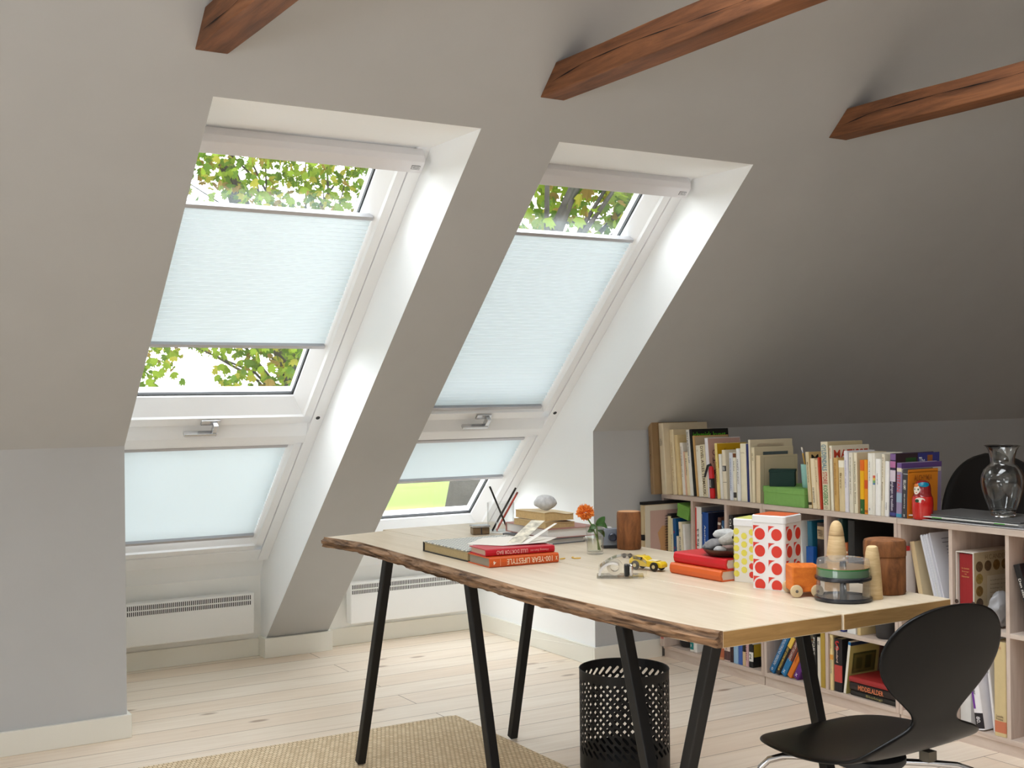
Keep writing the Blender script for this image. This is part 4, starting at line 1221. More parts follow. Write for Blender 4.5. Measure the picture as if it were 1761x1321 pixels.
# right-hand bookcase, lower row
book(2.790, 0.045, 0.29, 0.0, 0.24, (214, 214, 212), 'pale grey folder with a dark drawing, lower right behind the chair', z=Z0, x=3.50, group=GL, face=[('patch', (226, 226, 226), .0, 1, .0, .998), ('patch', (90, 88, 90), .45, .8, .55, .75), ('patch', (120, 118, 120), .4, .85, .30, .34), ('patch', (130, 128, 130), .5, .54, .15, .30)])
book(2.713, 0.034, 0.235, 0.16, 0.20, (232, 230, 234), 'white software box with a purple stripe, leaning in the lower right compartment', z=Z0, x=3.478, group=GL, spine=[('Performer', (50, 46, 56), .50, .80, .34, 'd'), ('stripe', (112, 52, 150), .30, .84, .02, .30), ('band', (34, 30, 36), .02, .24), ('80.', (226, 224, 228), .09, .19, .45, 'd'), ('vs', (110, 60, 150), .88, .94, .3, 'd')])
book(2.672, 0.010, 0.26, 0.115, 0.19, (226, 224, 226), 'thin white booklet behind the leaning white software box', z=Z0, x=3.50, group=GL, spine=[('Pro', (40, 36, 44), .75, .9, .6, 'd')])
book(2.633, 0.046, 0.315, 0.0, 0.21, (206, 186, 140), 'tall beige book with a red foot in the lower right compartment', z=Z0, x=3.476, group=GL, spine=[('band', (196, 116, 84), .04, .16), ('Svenska', (110, 84, 66), .20, .225, .6, 'h'), ('Provinser', (110, 84, 66), .17, .195, .6, 'h'), ('H', (190, 110, 90), .92, .95, .25, 'h')])

# ------------------------------------------------------------------ other things on and in the bookcases
def lidded_box(name, label, cat, p, rz, w, d, h, lid, rgb, rot=None, lidrgb=None):
    """w along local y (front), d along local x"""
    root = thing(name, label, cat, p, rot or (0, 0, rz))
    MB().box(0.002, d - 0.002, -w / 2 + 0.002, w / 2 - 0.002, 0, h - 0.002).build('body', col(rgb, 0.75, noise_amt=0.04, noise_scale=60), root, bevel=0.0015)
    k = MB()
    k.box(0, d, -w / 2, w / 2, h - 0.002, h)
    k.box(0, 0.002, -w / 2, w / 2, h - lid, h - 0.002)
    k.box(d - 0.002, d, -w / 2, w / 2, h - lid, h - 0.002)
    k.box(0.002, d - 0.002, -w / 2, -w / 2 + 0.002, h - lid, h - 0.002)
    k.box(0.002, d - 0.002, w / 2 - 0.002, w / 2, h - lid, h - 0.002)
    k.build('lid', col(lidrgb or rgb, 0.75, noise_amt=0.04, noise_scale=60), root, bevel=0.001)
    return root
GREEN = (124, 172, 90)
lidded_box('storage_box', 'large light green cardboard box with lid standing on top of the bookcase', 'box', (3.476, 3.640, 0.7475), 0, 0.236, 0.27, 0.075, 0.024, GREEN)
lidded_box('storage_box', 'small dark green box on the lid of the large light green box', 'box', (3.500, 3.672, 0.8230), 0.72, 0.105, 0.085, 0.068, 0.010, (22, 52, 46))
lidded_box('storage_box', 'small light green box lying tilted on the books in the leftmost compartment', 'box', (3.470, 4.277, 0.6455), 0, 0.085, 0.16, 0.060, 0.020, (112, 160, 72), rot=(0.20, 0, 0))

cup = thing('tumbler', 'mint tumbler holding a pencil, standing on the green box', 'cup', (3.545, 3.572, 0.8230))
prof = [(0.0, 0), (0.020, 0), (0.0215, 0.003), (0.0245, 0.04), (0.0265, 0.075), (0.0268, 0.094), (0.0252, 0.094), (0.0248, 0.075), (0.023, 0.04), (0.020, 0.006), (0, 0.005)]
MB().lathe(prof, 32).build('body', mat('mint_plastic', (150, 198, 190), 0.35, 0.5), cup, smooth=True)
pen = thing('pencil', 'black and gold pencil with a rubber tip in the mint tumbler', 'pencil', (3.547, 3.570, 0.832))
MB().tube([(0, 0, 0), (0, 0.030, 0.128)], 0.0036, 6).build('shaft', col((176, 138, 60), 0.4), pen)
MB().tube([(0, 0.030, 0.128), (0, 0.0328, 0.140)], 0.0038, 12).build('ferrule', M_CHROME, pen)
MB().tube([(0, 0.0328, 0.140), (0, 0.0355, 0.1515)], 0.0035, 12).build('rubber', col((230, 220, 206), 0.8), pen)
rd = MB().lathe([(0, 0), (0.011, 0), (0.0125, 0.01), (0.0125, 0.085), (0.011, 0.094), (0.006, 0.098), (0, 0.098)], 20).build('marker', col((196, 34, 40), 0.35), loc=(3.543, 3.564, 0.830), smooth=True)
rd.rotation_euler = (0.0, 0.05, 0)
tag(rd, 'thick red marker cap sticking out of the mint tumbler', 'marker')

ex = thing('lighter', 'small red extinguisher-shaped lighter leaning between the books on the bookcase', 'lighter', (3.478, 4.0745, 0.748), (-0.07, 0, 0))
MB().lathe([(0, 0), (0.0105, 0), (0.0118, 0.002), (0.0118, 0.122), (0.010, 0.133), (0.006, 0.140), (0, 0.141)], 24).build('cylinder', mat('red_enamel', (200, 20, 32), 0.3, 0.5), ex, smooth=True)
MB().lathe([(0.0120, 0.044), (0.0120, 0.087)], 24, cap0=False, cap1=False).build('black_label', col((30, 28, 32), 0.5), ex, smooth=True)
k = MB().tube([(0, 0, 0.136), (0, 0.004, 0.147), (-0.004, 0.016, 0.143), (-0.007, 0.026, 0.118), (-0.008, 0.036, 0.094)], [0.006, 0.006, 0.0055, 0.005, 0.004], 12)
k.build('hose', col((34, 34, 38), 0.5), ex, smooth=True)
for dz, wd in ((0.048, 0.0022), (0.062, 0.0022)):
    MB().box(-0.0128, -0.0118, -0.006, -0.004, dz, dz + 0.02).build('label_mark', col((200, 196, 192), 0.5), ex)
MB().box(-0.0128, -0.0118, 0.001, 0.003, 0.05, 0.082).build('label_mark', col((200, 196, 192), 0.5), ex)
MB().box(-0.0128, -0.0118, -0.002, 0.004, 0.052, 0.055).build('label_mark', col((200, 196, 192), 0.5), ex)

# nesting doll
d = thing('nesting_doll', 'red painted wooden nesting doll with a blue cap patch in front of the orange book', 'doll', (3.512, 2.973, 0.748))
prof = [(0, 0), (0.030, 0), (0.0335, 0.003), (0.0345, 0.008), (0.0365, 0.03), (0.0375, 0.055), (0.0365, 0.075), (0.0345, 0.082)]
MB().lathe(prof, 40).build('body', mat('red_lacquer', (196, 28, 24), 0.22, 0.5, coat=0.5), d, smooth=True)
prof = [(0.0345, 0.082), (0.0320, 0.086), (0.0300, 0.096), (0.0298, 0.110), (0.0275, 0.124), (0.0215, 0.134), (0.011, 0.139), (0, 0.140)]
MB().lathe(prof, 40).build('head', mat('dark_red_lacquer', (136, 22, 24), 0.22, 0.5, coat=0.5), d, smooth=True)
def decal(parent, name, rgb, r_at, a0, z0, ra, rz_, zc=None, n=24, lift=0.0006):
    """oval painted patch hugging a body of revolution r_at(z) at azimuth a0, height z0"""
    pts = [None] * n
    k = MB()
    vs = []
    for ring in (0, 0.5, 1.0):
        for q in range(n):
            t = 2 * math.pi * q / n
            z = z0 + rz_ * ring * math.sin(t)
            r = r_at(z) + lift
            a = a0 + ra * ring * math.cos(t) / max(r, 0.004)
            vs.append((r * math.cos(a), r * math.sin(a), z))
    fs = []
    for i in range(2):
        for q in range(n):
            fs.append((i * n + q, i * n + (q + 1) % n, (i + 1) * n + (q + 1) % n, (i + 1) * n + q))
    k.add(vs, fs)
    return k.build(name, col(rgb, 0.3), parent, smooth=True)
def r_prof(pf):
    def f(z):
        for (r0, z0), (r1, z1) in zip(pf, pf[1:]):
            if z0 <= z <= z1:
                return r0 + (r1 - r0) * (z - z0) / max(z1 - z0, 1e-9)
        return pf[-1][0] if z > pf[-1][1] else pf[0][0]
    return f
rh = r_prof(prof)
fa = math.radians(180 - 4)
fc = decal(d, 'face', (232, 222, 206), rh, fa, 0.107, 0.015, 0.0165)
decal(d, 'hair', (206, 120, 50), rh, fa - 0.1, 0.122, 0.012, 0.006, lift=0.0009)
decal(d, 'eye', (40, 70, 60), rh, fa + 0.30, 0.108, 0.003, 0.0034, lift=0.0012)
decal(d, 'eye', (40, 70, 60), rh, fa - 0.22, 0.108, 0.003, 0.0034, lift=0.0012)
decal(d, 'mouth', (190, 60, 50), rh, fa + 0.04, 0.097, 0.004, 0.0016, lift=0.0012)
decal(d, 'cap_patch', (0, 120, 150), rh, math.radians(232), 0.1255, 0.021, 0.0085, lift=0.0010)
rb = r_prof([(0.030, 0), (0.0335, 0.003), (0.0345, 0.008), (0.0365, 0.03), (0.0375, 0.055), (0.0365, 0.075), (0.0345, 0.082)])
decal(d, 'apron_patch', (222, 214, 200), rb, math.radians(206), 0.071, 0.018, 0.0085)
decal(d, 'apron_leaf', (40, 70, 50), rb, math.radians(190), 0.068, 0.008, 0.006, lift=0.0010)
decal(d, 'painted_stroke', (190, 30, 28), rb, math.radians(222), 0.066, 0.006, 0.0075, lift=0.0010)

# magazines and glass vase
z = 0.7478
for i, (rgb, dx, dy, rz, t, lab) in enumerate([
        ((196, 196, 198), .000, -.02, .02, .0035, 'bottom magazine of the pile under the glass vase'),
        ((170, 172, 176), .010, .005, -.02, .004, 'grey magazine, second from the bottom of the pile under the vase'),
        ((214, 214, 210), .004, .012, .035, .004, 'white magazine with green spine marks, second from the top of the pile under the vase'),
        ((92, 92, 92), .016, .015, .00, .0045, 'dark-covered magazine on top of the pile under the vase')]):
    o = flat_book(lab, (3.495 + dx, 2.560 + dy, z), 0.44, 0.26, t, rz, rgb, name='magazine', group='magazines under the vase', pages=(226, 226, 222), cat='magazine')
    if i == 2:
        for y0 in (0.05, 0.30):
            MB().box(-0.0006, 0.002, y0, y0 + 0.04, 0.0008, t - 0.0006).build('green_mark', col((80, 176, 60), 0.5), o)
    z += t + 0.0016
vz = z
vase = thing('vase', 'empty clear glass vase on the magazines at the right edge of the bookcase', 'vase', (3.640, 2.735, vz))
prof = [(0.0, 0.004), (0.034, 0.004), (0.0385, 0.0), (0.041, 0.003), (0.041, 0.012), (0.046, 0.025), (0.058, 0.058), (0.068, 0.092), (0.0720, 0.118), (0.070, 0.140), (0.062, 0.160), (0.050, 0.173), (0.0415, 0.181), (0.0395, 0.188), (0.041, 0.205), (0.0465, 0.228), (0.054, 0.241), (0.0605, 0.246)]
inner = [(max(0, r - (0.0028 if zz > 0.02 else 0.006)), zz + (0.010 if zz < 0.02 else 0.0)) for r, zz in prof[2:][::-1]] + [(0.0, 0.014)]
M_CLEAR = glass('clear_glass', (0.985, 0.99, 0.99), 1.5)
M_THICK = mat('solid_clear_glass', (250, 252, 252), 0.0, 0.5)
M_THICK.node_tree.nodes['Principled BSDF'].inputs['Transmission Weight'].default_value = 1.0
M_THICK.node_tree.nodes['Principled BSDF'].inputs['IOR'].default_value = 1.48
MB().lathe(prof + inner, 56, cap0=False, cap1=False).build('glass_body', M_THICK, vase, smooth=True)

# things in the compartments
pf = thing('picture_folder', 'picture folder with black top edge and pink print, jutting out of the leftmost compartment', 'folder', (3.335, 4.392, 0.4055))
MB().box(0, 0.42, -0.012, 0.012, 0, 0.305).build('board', col((206, 184, 146), 0.7), pf)
MB().box(-0.003, 0.423, -0.014, 0.014, 0.299, 0.312).build('black_edge', col((30, 28, 30), 0.6), pf)
MB().box(0.006, 0.42, -0.0145, -0.012, 0, 0.296).build('mount', col((222, 214, 198), 0.7), pf)
MB().box(0.034, 0.40, -0.0152, -0.0145, 0.03, 0.272).build('print', col((206, 172, 160), 0.7, noise_amt=0.05, noise_scale=8), pf)
k = MB().poly([(0.085, -0.0156, 0.03), (0.15, -0.0156, 0.03), (0.15, -0.0156, 0.17), (0.13, -0.0156, 0.20), (0.10, -0.0156, 0.20), (0.075, -0.0156, 0.17), (0.09, -0.0156, 0.11)])
k.build('painted_shape', col((206, 158, 110), 0.7), pf)
bs = MB().box(-0.004, 0.006, -0.012, 0.012, 0.14, 0.165).build('clasp', col((30, 28, 30), 0.5), pf)

o = MB().box(3.44, 3.56, 4.374, 4.407, 0.085, 0.20).build('wooden_box', M_SHELFV, bevel=0.002)
tag(o, 'small pale wooden box with a pink label at the foot of the leftmost bookcase', 'box')
o.location = (0, 0, -0.0295)
MB().box(3.4392, 3.44, 4.380, 4.400, 0.12, 0.19).build('pink_label', col((196, 110, 100), 0.7), o)

bw = MB().lathe([(0, 0), (0.028, 0), (0.036, 0.006), (0.042, 0.03), (0.044, 0.05), (0.041, 0.05), (0.038, 0.03), (0.032, 0.008), (0, 0.006)], 32).build('bowl', col((40, 40, 42), 0.4), loc=(3.54, 4.325, 0.0555), smooth=True)
tag(bw, 'small black bowl in the lowest row of the leftmost bookcase', 'bowl')
fb = thing('pen_holder', 'small blue box in front of the teal book, right of the red dotted tin', 'box', (3.474, 3.494, 0.4305))
k = MB()
for q in ((0, .018, -.019, .019, 0, .002), (0, .001, -.019, .019, .002, .168), (.017, .018, -.019, .019, .002, .168), (.001, .017, -.019, -.018, .002, .168), (.001, .017, .018, .019, .002, .168)):
    k.box(*q)
k.build('body', col((6, 74, 150), 0.5), fb)

pw = thing('slipcase', 'white cardboard slipcase printed with round pictures, holding a red book', 'slipcase', (3.482, 2.772, 0.4055))
k = MB()
k.box(0, 0.24, -0.036, -0.0335, 0, 0.248)
k.box(0, 0.24, 0.0335, 0.036, 0, 0.248)
k.box(0, 0.24, -0.0335, 0.0335, 0.2455, 0.248)
k.box(0, 0.24, -0.0335, 0.0335, 0, 0.0025)
k.box(0.2375, 0.24, -0.0335, 0.0335, 0.0025, 0.2455)
k.build('case', col((226, 220, 210), 0.7), pw)
MB().box(0.004, 0.24, -0.0366, -0.036, 0.0, 0.248).build('printed_side', col((176, 158, 126), 0.7, noise_amt=0.05, noise_scale=30), pw)
rnd = random.Random(4)
for i in range(9):
    a, bb = (0.03, 0.20 - i * 0.042) if i < 5 else (0.075 + (i - 5) * 0.045, 0.20)
    if bb < 0.02:
        continue
    k = MB().lathe([(0.018, 0), (0.018, 0.0006)], 20, m=Matrix.Translation((a, -0.0366, bb)) @ Matrix.Rotation(math.radians(90), 4, 'X'))
    k.build('round_picture', col(rnd.choice([(120, 90, 44), (96, 74, 50), (140, 116, 60), (76, 60, 48)]), 0.6, noise_amt=0.3, noise_scale=120), pw)
MB().box(0.07, 0.20, -0.0368, -0.0366, 0.02, 0.165).build('text_panel', col((190, 176, 150), 0.7), pw)
for i in range(8):
    writing('printed_line', 'fortaellinger og eventyr'[:24 - (i % 3) * 4], (0.085, -0.0370, 0.145 - i * 0.014), (0.10 - (i % 3) * 0.018, 0, 0), (0, 0, 0.006), (110, 96, 76), pw)
writing('cover_title', 'H.C.ANDERSENS', (0.06, -0.0369, 0.222), (0.16, 0, 0), (0, 0, 0.016), (120, 100, 70), pw)
for sgn in (-1, 1):
    k = MB().lathe([(0.0075, 0), (0.0075, 0.0009)], 18, m=Matrix.Translation((-0.0004, sgn * 0.034, 0.075)) @ Matrix.Rotation(math.radians(90), 4, 'Y'))
    k.build('thumb_notch', col((70, 50, 44), 0.7), pw)
book(2.772, 0.056, 0.238, 0.0, 0.225, (150, 30, 34), 'red book with gold lettering inside the white slipcase', z=0.4085, x=3.488, group=GU, spine=[('De Samlede', (206, 160, 96), .78, .80, .55, 'h'), ('Eventyr', (206, 160, 96), .73, .755, .5, 'h'), ('og', (206, 160, 96), .70, .715, .15, 'h'), ('Historier', (206, 160, 96), .66, .685, .55, 'h')])

# crumpled clear plastic bag
k = MB()
rings = []
rnd = random.Random(9)
for i in range(13):
    t = i / 12
    z_ = 0.115 * t
    r = []
    for q in range(22):
        a = 2 * math.pi * q / 22
        s = math.sin(math.pi * min(1, max(0.0, 0.14 + t * 0.82))) ** 0.6
        rr = 0.034 * s * (1 + 0.30 * noise.noise(Vector((math.cos(a) * 2, math.sin(a) * 2, t * 4 + 3))))
        r.append((rr * math.cos(a) * 1.6, rr * math.sin(a) * 0.86, z_ + 0.006 * noise.noise(Vector((math.cos(a) * 3, math.sin(a) * 3, t * 5)))))
    rings.append(r)
k.rings(rings)
o = k.build('plastic_bag', mat('clouded_plastic', (206, 206, 210), 0.3, 0.5), loc=(3.535, 2.670, 0.412), smooth=True)
MATS['clouded_plastic'].node_tree.nodes['Principled BSDF'].inputs['Transmission Weight'].default_value = 0.55
tag(o, 'crumpled clouded plastic bag beside the white slipcase', 'bag')

# leaning printed sheets
st = thing('paper_stack', 'sheaf of loose printed white sheets leaning behind the large bark-brown cylinder box', 'papers', (3.484, 2.868, 0.4165), (-0.27, 0, 0))
k = MB()
rnd = random.Random(2)
for i in range(9):
    y0 = -0.022 + i * 0.005
    dx, dz = rnd.uniform(-.004, .006), rnd.uniform(0, .006)
    k.box(dx, dx + 0.205, y0, y0 + 0.0042, dz, dz + 0.287)
k.build('sheets', col((214, 216, 224), 0.75), st)
MB().box(0.002, 0.20, 0.0005, 0.0012, 0.0, 0.12).build('yellow_sheet', col((214, 206, 150), 0.75), st)
for i in range(20):
    hd = i < 2
    L_ = 0.11 if hd else 0.055 + 0.012 * math.sin(i * 2.3)
    x0 = 0.06 if hd else 0.075
    zz = 0.262 - i * 0.0115 if not hd else 0.268 - i * 0.014
    MB().box(x0, x0 + L_, -0.0226, -0.0221, zz, zz + 0.0022).build('printed_line', col((96, 100, 116), 0.7), st)
o = MB().box(0, 0.05, -0.008, 0.008, 0, 0.012).build('tape_roll', col((214, 206, 204), 0.5), loc=(3.478, 3.028, 0.4055), bevel=0.003)
o.scale = (1, 1, 20)
tag(o, 'white packet with a red tip at the left of the loose printed sheets', 'packet')
o.name = 'paper_packet'
MB().box(-0.001, 0.02, -0.0085, 0.0085, 0.0113, 0.0121).build('red_tip', col((176, 40, 46), 0.5), o)

# things on the low shelf under the desk edge
for (nm, lab, cat, y0, y1, h, rgb) in [('card_box', 'white card box on the low shelf under the desk edge', 'box', 3.270, 3.312, 0.075, (222, 222, 220)), ('card_box', 'blue and white packet on the low shelf under the desk edge', 'box', 3.330, 3.348, 0.07, (52, 62, 130)), ('card_box', 'narrow beige box on the low shelf under the desk edge', 'box', 3.246, 3.262, 0.08, (204, 180, 130)), ('card_box', 'small white packet leftmost on the low shelf under the desk edge', 'box', 3.360, 3.385, 0.06, (230, 228, 222))]:
    o = MB().box(3.484, 3.60, y0, y1, 0.2885, 0.2885 + h).build(nm, col(rgb, 0.6), bevel=0.001)
    tag(o, lab, cat)
o = MB().lathe([(0, 0), (0.030, 0), (0.034, 0.004), (0.042, 0.09), (0.045, 0.10), (0.042, 0.10), (0.038, 0.09), (0.03, 0.006), (0, 0.005)], 32).build('flower_pot', col((62, 60, 60), 0.6), loc=(3.53, 3.165, 0.2885), smooth=True)
tag(o, 'empty dark grey flower pot on the low shelf beside the black chair', 'pot')
j = thing('jar', 'white lidded jar standing behind the small wooden cone', 'jar', (3.55, 3.232, 0.4305))
MB().lathe([(0, 0), (0.026, 0), (0.028, 0.003), (0.028, 0.17), (0.024, 0.178), (0, 0.178)], 28).build('body', col((222, 218, 214), 0.4), j, smooth=True)
MB().lathe([(0.0285, 0.172), (0.0285, 0.192), (0.024, 0.204), (0, 0.207)], 28).build('lid', col((236, 236, 234), 0.4), j, smooth=True)

# ------------------------------------------------------------------ things on the desk
T = 0.7403
def R2(a):
    return Matrix.Rotation(a, 4, 'Z')

# album, red and orange book, loose papers
def check_cloth():
    m = bpy.data.materials.new('grey_white_check_cloth')
    m.use_nodes = True
    nt = m.node_tree
    p = nt.nodes['Principled BSDF']
    p.inputs['Roughness'].default_value = 0.8
    tc = nt.nodes.new('ShaderNodeTexCoord')
    mp = nt.nodes.new('ShaderNodeMapping')
    mp.inputs['Rotation'].default_value = (0, 0, 0.3)
    ck = nt.nodes.new('ShaderNodeTexChecker')
    ck.inputs['Scale'].default_value = 72
    ck.inputs['Color1'].default_value = lin((214, 212, 202))
    ck.inputs['Color2'].default_value = lin((136, 140, 138))
    nt.links.new(tc.outputs['Object'], mp.inputs['Vector'])
    nt.links.new(mp.outputs['Vector'], ck.inputs['Vector'])
    nt.links.new(ck.outputs['Color'], p.inputs['Base Color'])
    return m
al = thing('album', 'large album with a grey and white checked cover and dark spine, lying on the desk', 'album', (1.670, 3.290, T), (0, 0, -0.02))
# local: x away from the live edge, y towards the windows (negative = towards the camera)
AW, AD, AT = 0.285, 0.285, 0.031
k = MB()
k.box(0.0, AW, -AD, 0, 0, 0.003)
k.build('back_board', col((44, 42, 38), 0.7), al, bevel=0.001)
MB().box(0.004, AW - 0.004, -AD + 0.004, -0.004, 0.003, AT - 0.008).build('pages', col((176, 156, 116), 0.9, noise_amt=0.08, noise_scale=200), al)
MB().box(0.0, AW, -0.0035, 0.0015, 0, AT - 0.002).build('spine', col((40, 38, 36), 0.7), al, bevel=0.001)
rnd = random.Random(6)
k = MB()
for i in range(3):
    zz = AT - 0.008 + i * 0.0016
    k.box(0.002 + rnd.uniform(0, .004), AW - rnd.uniform(0.004, .012), -AD - rnd.uniform(0, .004), -0.004, zz, zz + 0.0008)
k.build('loose_leaves', col((216, 204, 170), 0.85), al)
MB().box(0.0, AW, -AD, 0, AT - 0.003, AT).build('checked_cover', check_cloth(), al, bevel=0.0008)

def spine_book(label, corner, L, D, t, ang, rgb, pages, texts, group):
    """flat book whose spine faces the camera side; corner = left end of the spine, ang = direction of the spine in plan"""
    root = thing('book', label, 'book', corner, (0, 0, ang), group)
    c = 0.0024
    out = [(D, 0), (0.005, 0), (0.0015, t * .12), (0, t / 2), (0.0015, t * .88), (0.005, t), (D, t)]
    inn = [(D, t - c), (0.007, t - c), (0.004, t / 2), (0.007, c), (D, c)]
    k = MB().prism([(0, a, z_) for a, z_ in out + inn], (L, 0, 0))
    k.build('cover', col(rgb, 0.4), root)
    MB().box(0.004, L - 0.004, 0.0062, D - 0.005, c, t - c).build('pages', col(pages, 0.85), root)
    for txt, tc_, a0, a1, z0, z1 in texts:
        # written upside down, as the book lies
        writing('title', txt, (L * a1, -0.0009, t * z1), (-L * (a1 - a0), 0, 0), (0, 0, -t * (z1 - z0)), tc_, root, 0.008)
    return root
GR = 'red and orange book beside the album'
spine_book('orange hardback with white capitals on its spine, lying under the red one beside the album', (1.655, 2.862, T), 0.217, 0.136, 0.027, -0.055, (204, 88, 34), (146, 138, 122),
           [('100-YEAR LIFESTYLE', (236, 214, 184), .24, .90, .22, .78), ('4', (236, 220, 200), .045, .085, .3, .7), ('|', (226, 180, 140), .145, .15, .15, .85), ('x', (236, 214, 184), .945, .975, .3, .7)], GR)
spine_book('slim red hardback with pale lettering on its spine, lying on the orange one', (1.658, 2.888, T + 0.0275), 0.212, 0.112, 0.019, -0.10, (184, 28, 44), (196, 172, 152),
           [('LILLE DOKTOR BAO', (232, 190, 180), .15, .60, .22, .78), ('Hwang Sun-mi', (222, 150, 146), .64, .9, .3, .72)], GR)
k = MB()
pv = [(1.672, 3.02, .0), (1.735, 2.93, .0), (1.86, 2.90, .004), (1.95, 2.98, .003), (1.90, 3.10, .0), (1.78, 3.12, .0)]
zp = T + 0.0475
k.prism([(x, y, zp + dz) for x, y, dz in pv], (0, 0, 0.0012))
o = k.build('paper_sheet', col((226, 220, 210), 0.8))
tag(o, 'white paper sheet lying across the album and the red book', 'paper')
k = MB()
P0, P1 = Vector((1.772, 2.965, zp + 0.0016)), Vector((1.800, 2.935, zp + 0.0016))
U = Vector((0.118, 0.058, 0.052))
k.prism([P0, P1, P1 + U, P0 + U], (0, 0, 0.0008))
o = k.build('folded_card', col((206, 200, 182), 0.6, noise_amt=0.35, noise_scale=60))
tag(o, 'folded picture card standing half open on the paper sheet', 'card')
k = MB()
U2 = Vector((0.140, 0.035, 0.045))
k.prism([P1 + Vector((0.001, -0.001, 0)), P1 + Vector((0.012, -0.014, 0)), P1 + Vector((0.003, -0.004, 0)) + U2, P1 + Vector((-.002, 0.002, 0)) + U2], (0, 0, 0.0007))
k.build('white_leaf', col((232, 228, 220), 0.7), o)

# small chrome ink box, glass with pens
ib = thing('ink_box', 'small square chrome and glass box behind the album', 'box', (2.030, 3.575, T), (0, 0, -0.25))
MB().box(-0.029, 0.029, -0.02, 0.02, 0, 0.024).build('glass_body', mat('wood_reflection_brown', (120, 100, 76), 0.12, 0.6, metal=0.5), ib, bevel=0.003)  # brown stands for wood reflected in the chrome, put into the colour
MB().box(-0.031, 0.031, -0.022, 0.022, 0.024, 0.031).build('chrome_lid', M_CHROME, ib, bevel=0.002)
MB().box(-0.002, 0.002, -0.0206, -0.0198, 0.001, 0.024).build('dark_joint', M_DARK, ib)
gp = thing('glass_cup', 'tall clear glass holding two black pencils and a red pencil', 'glass', (2.120, 3.588, T))
pr = [(0, 0), (0.044, 0), (0.0465, 0.002), (0.0465, 0.100), (0.0455, 0.1012), (0.0445, 0.100), (0.0445, 0.006), (0, 0.006)]
MB().lathe(pr, 40, cap0=False, cap1=False).build('glass_body', M_CLEAR, gp, smooth=True)
def pencil(label, a, bb, r, rgb, tip):
    root = thing('pencil', label, 'pencil', a, group='pencils in the glass')
    v = Vector(bb) - Vector(a)
    MB().tube([(0, 0, 0), v * 0.93], r, 6).build('shaft', col(rgb, 0.4), root)
    MB().tube([v * 0.93, v], [r, r * tip], 8).build('end', col(tuple(max(0, int(c * .7)) for c in rgb), 0.5), root)
pencil('black pencil leaning left in the tall glass', (2.140, 3.575, T + 0.0065), (2.088, 3.606, T + 0.156), 0.0036, (32, 30, 30), 0.9)
pencil('black pencil leaning right in the tall glass, crossing the other', (2.086, 3.588, T + 0.0065), (2.168, 3.566, T + 0.150), 0.0036, (36, 34, 34), 0.9)
pencil('red pencil leaning right in the tall glass', (2.104, 3.590, T + 0.0065), (2.178, 3.571, T + 0.134), 0.0036, (196, 82, 66), 0.9)

# pile of books with a pebble
GS = 'pile of books under the pebble'
def pile_book(label, p, ang, L, D, t, cov, pages, soft=False, wave=0.0):
    """lying book showing its page edges to the camera"""
    root = thing('book', label, 'book', p, (0, 0, ang), GS)
    c = 0.0025 if not soft else 0.0008
    MB().box(0, L, 0, D, 0, c).build('cover', col(cov, 0.55), root)
    if not soft:
        MB().box(0, L, D - 0.003, D, c, t - c).build('spine', col(cov, 0.55), root)
        MB().box(0, L, 0, D, t - c, t).build('front_board', col(cov, 0.55), root)
        MB().box(0.004, L - 0.004, 0.004, D - 0.003, c, t - c).build('pages', col(pages, 0.85), root)
    else:
        k = MB()
        N = 12
        rings = []
        for i in range(N + 1):
            x = 0.002 + (L - 0.004) * i / N
            w = wave * math.sin(i / N * math.pi * 1.6 + 0.6)
            rings.append([(x, 0.002, c), (x, D - 0.002, c), (x, D - 0.002, t - c + w * 0.3), (x, 0.002, t - c + w)])
        k.rings(rings)
        k.build('pages', col(pages, 0.9, noise_amt=0.08, noise_scale=150), root)
        k = MB()
        rings = []
        for i in range(N + 1):
            x = L * i / N
            w = wave * math.sin(i / N * math.pi * 1.6 + 0.6)
            rings.append([(x, 0, t - c + w), (x, D, t - c + w * 0.3), (x, D, t + w * 0.3), (x, 0, t + w)])
        k.rings(rings)
        k.build('front_board', col(cov, 0.7), root)
    return root
pile_book('grey hardback at the bottom of the pile under the pebble', (2.045, 3.190, T), 0.05, 0.155, 0.24, 0.017, (92, 94, 98), (206, 204, 200))
pile_book('white-edged hardback with a dull red cover, second from the bottom under the pebble', (2.060, 3.200, T + 0.0175), -0.03, 0.185, 0.27, 0.030, (168, 122, 112), (226, 224, 220))
pile_book('yellowed old paperback, lower of the two under the pebble', (2.060, 3.212, T + 0.048), 0.03, 0.115, 0.185, 0.018, (196, 172, 132), (190, 164, 118), True, 0.003)
pile_book('yellowed dog-eared paperback directly under the pebble', (2.066, 3.225, T + 0.0695), 0.0, 0.112, 0.180, 0.024, (206, 186, 150), (196, 166, 116), True, 0.005)
def pebble(label, p, r3, rot, rgb, seed, group=None, name='pebble', hole=None):
    bm = bmesh.new()
    bmesh.ops.create_icosphere(bm, subdivisions=4, radius=1)
    for v in bm.verts:
        n = noise.noise(v.co * 1.3 + Vector((seed, 0, 0))) * 0.13 + noise.noise(v.co * 3 + Vector((0, seed, 0))) * 0.03
        v.co = Vector((v.co.x * r3[0], v.co.y * r3[1], v.co.z * r3[2])) * (1 + n)
    me = bpy.data.meshes.new(name)
    bm.to_mesh(me)
    bm.free()
    me.shade_smooth()
    me.materials.append(mat('pebble_stone_%d_%d_%d' % rgb, rgb, 0.85, 0.2, noise_amt=0.14, noise_scale=90, bump=0.15, bump_scale=160))
    o = bpy.data.objects.new(name, me)
    COL.objects.link(o)
    o.location = p
    o.rotation_euler = rot
    tag(o, label, 'stone', group)
    return o
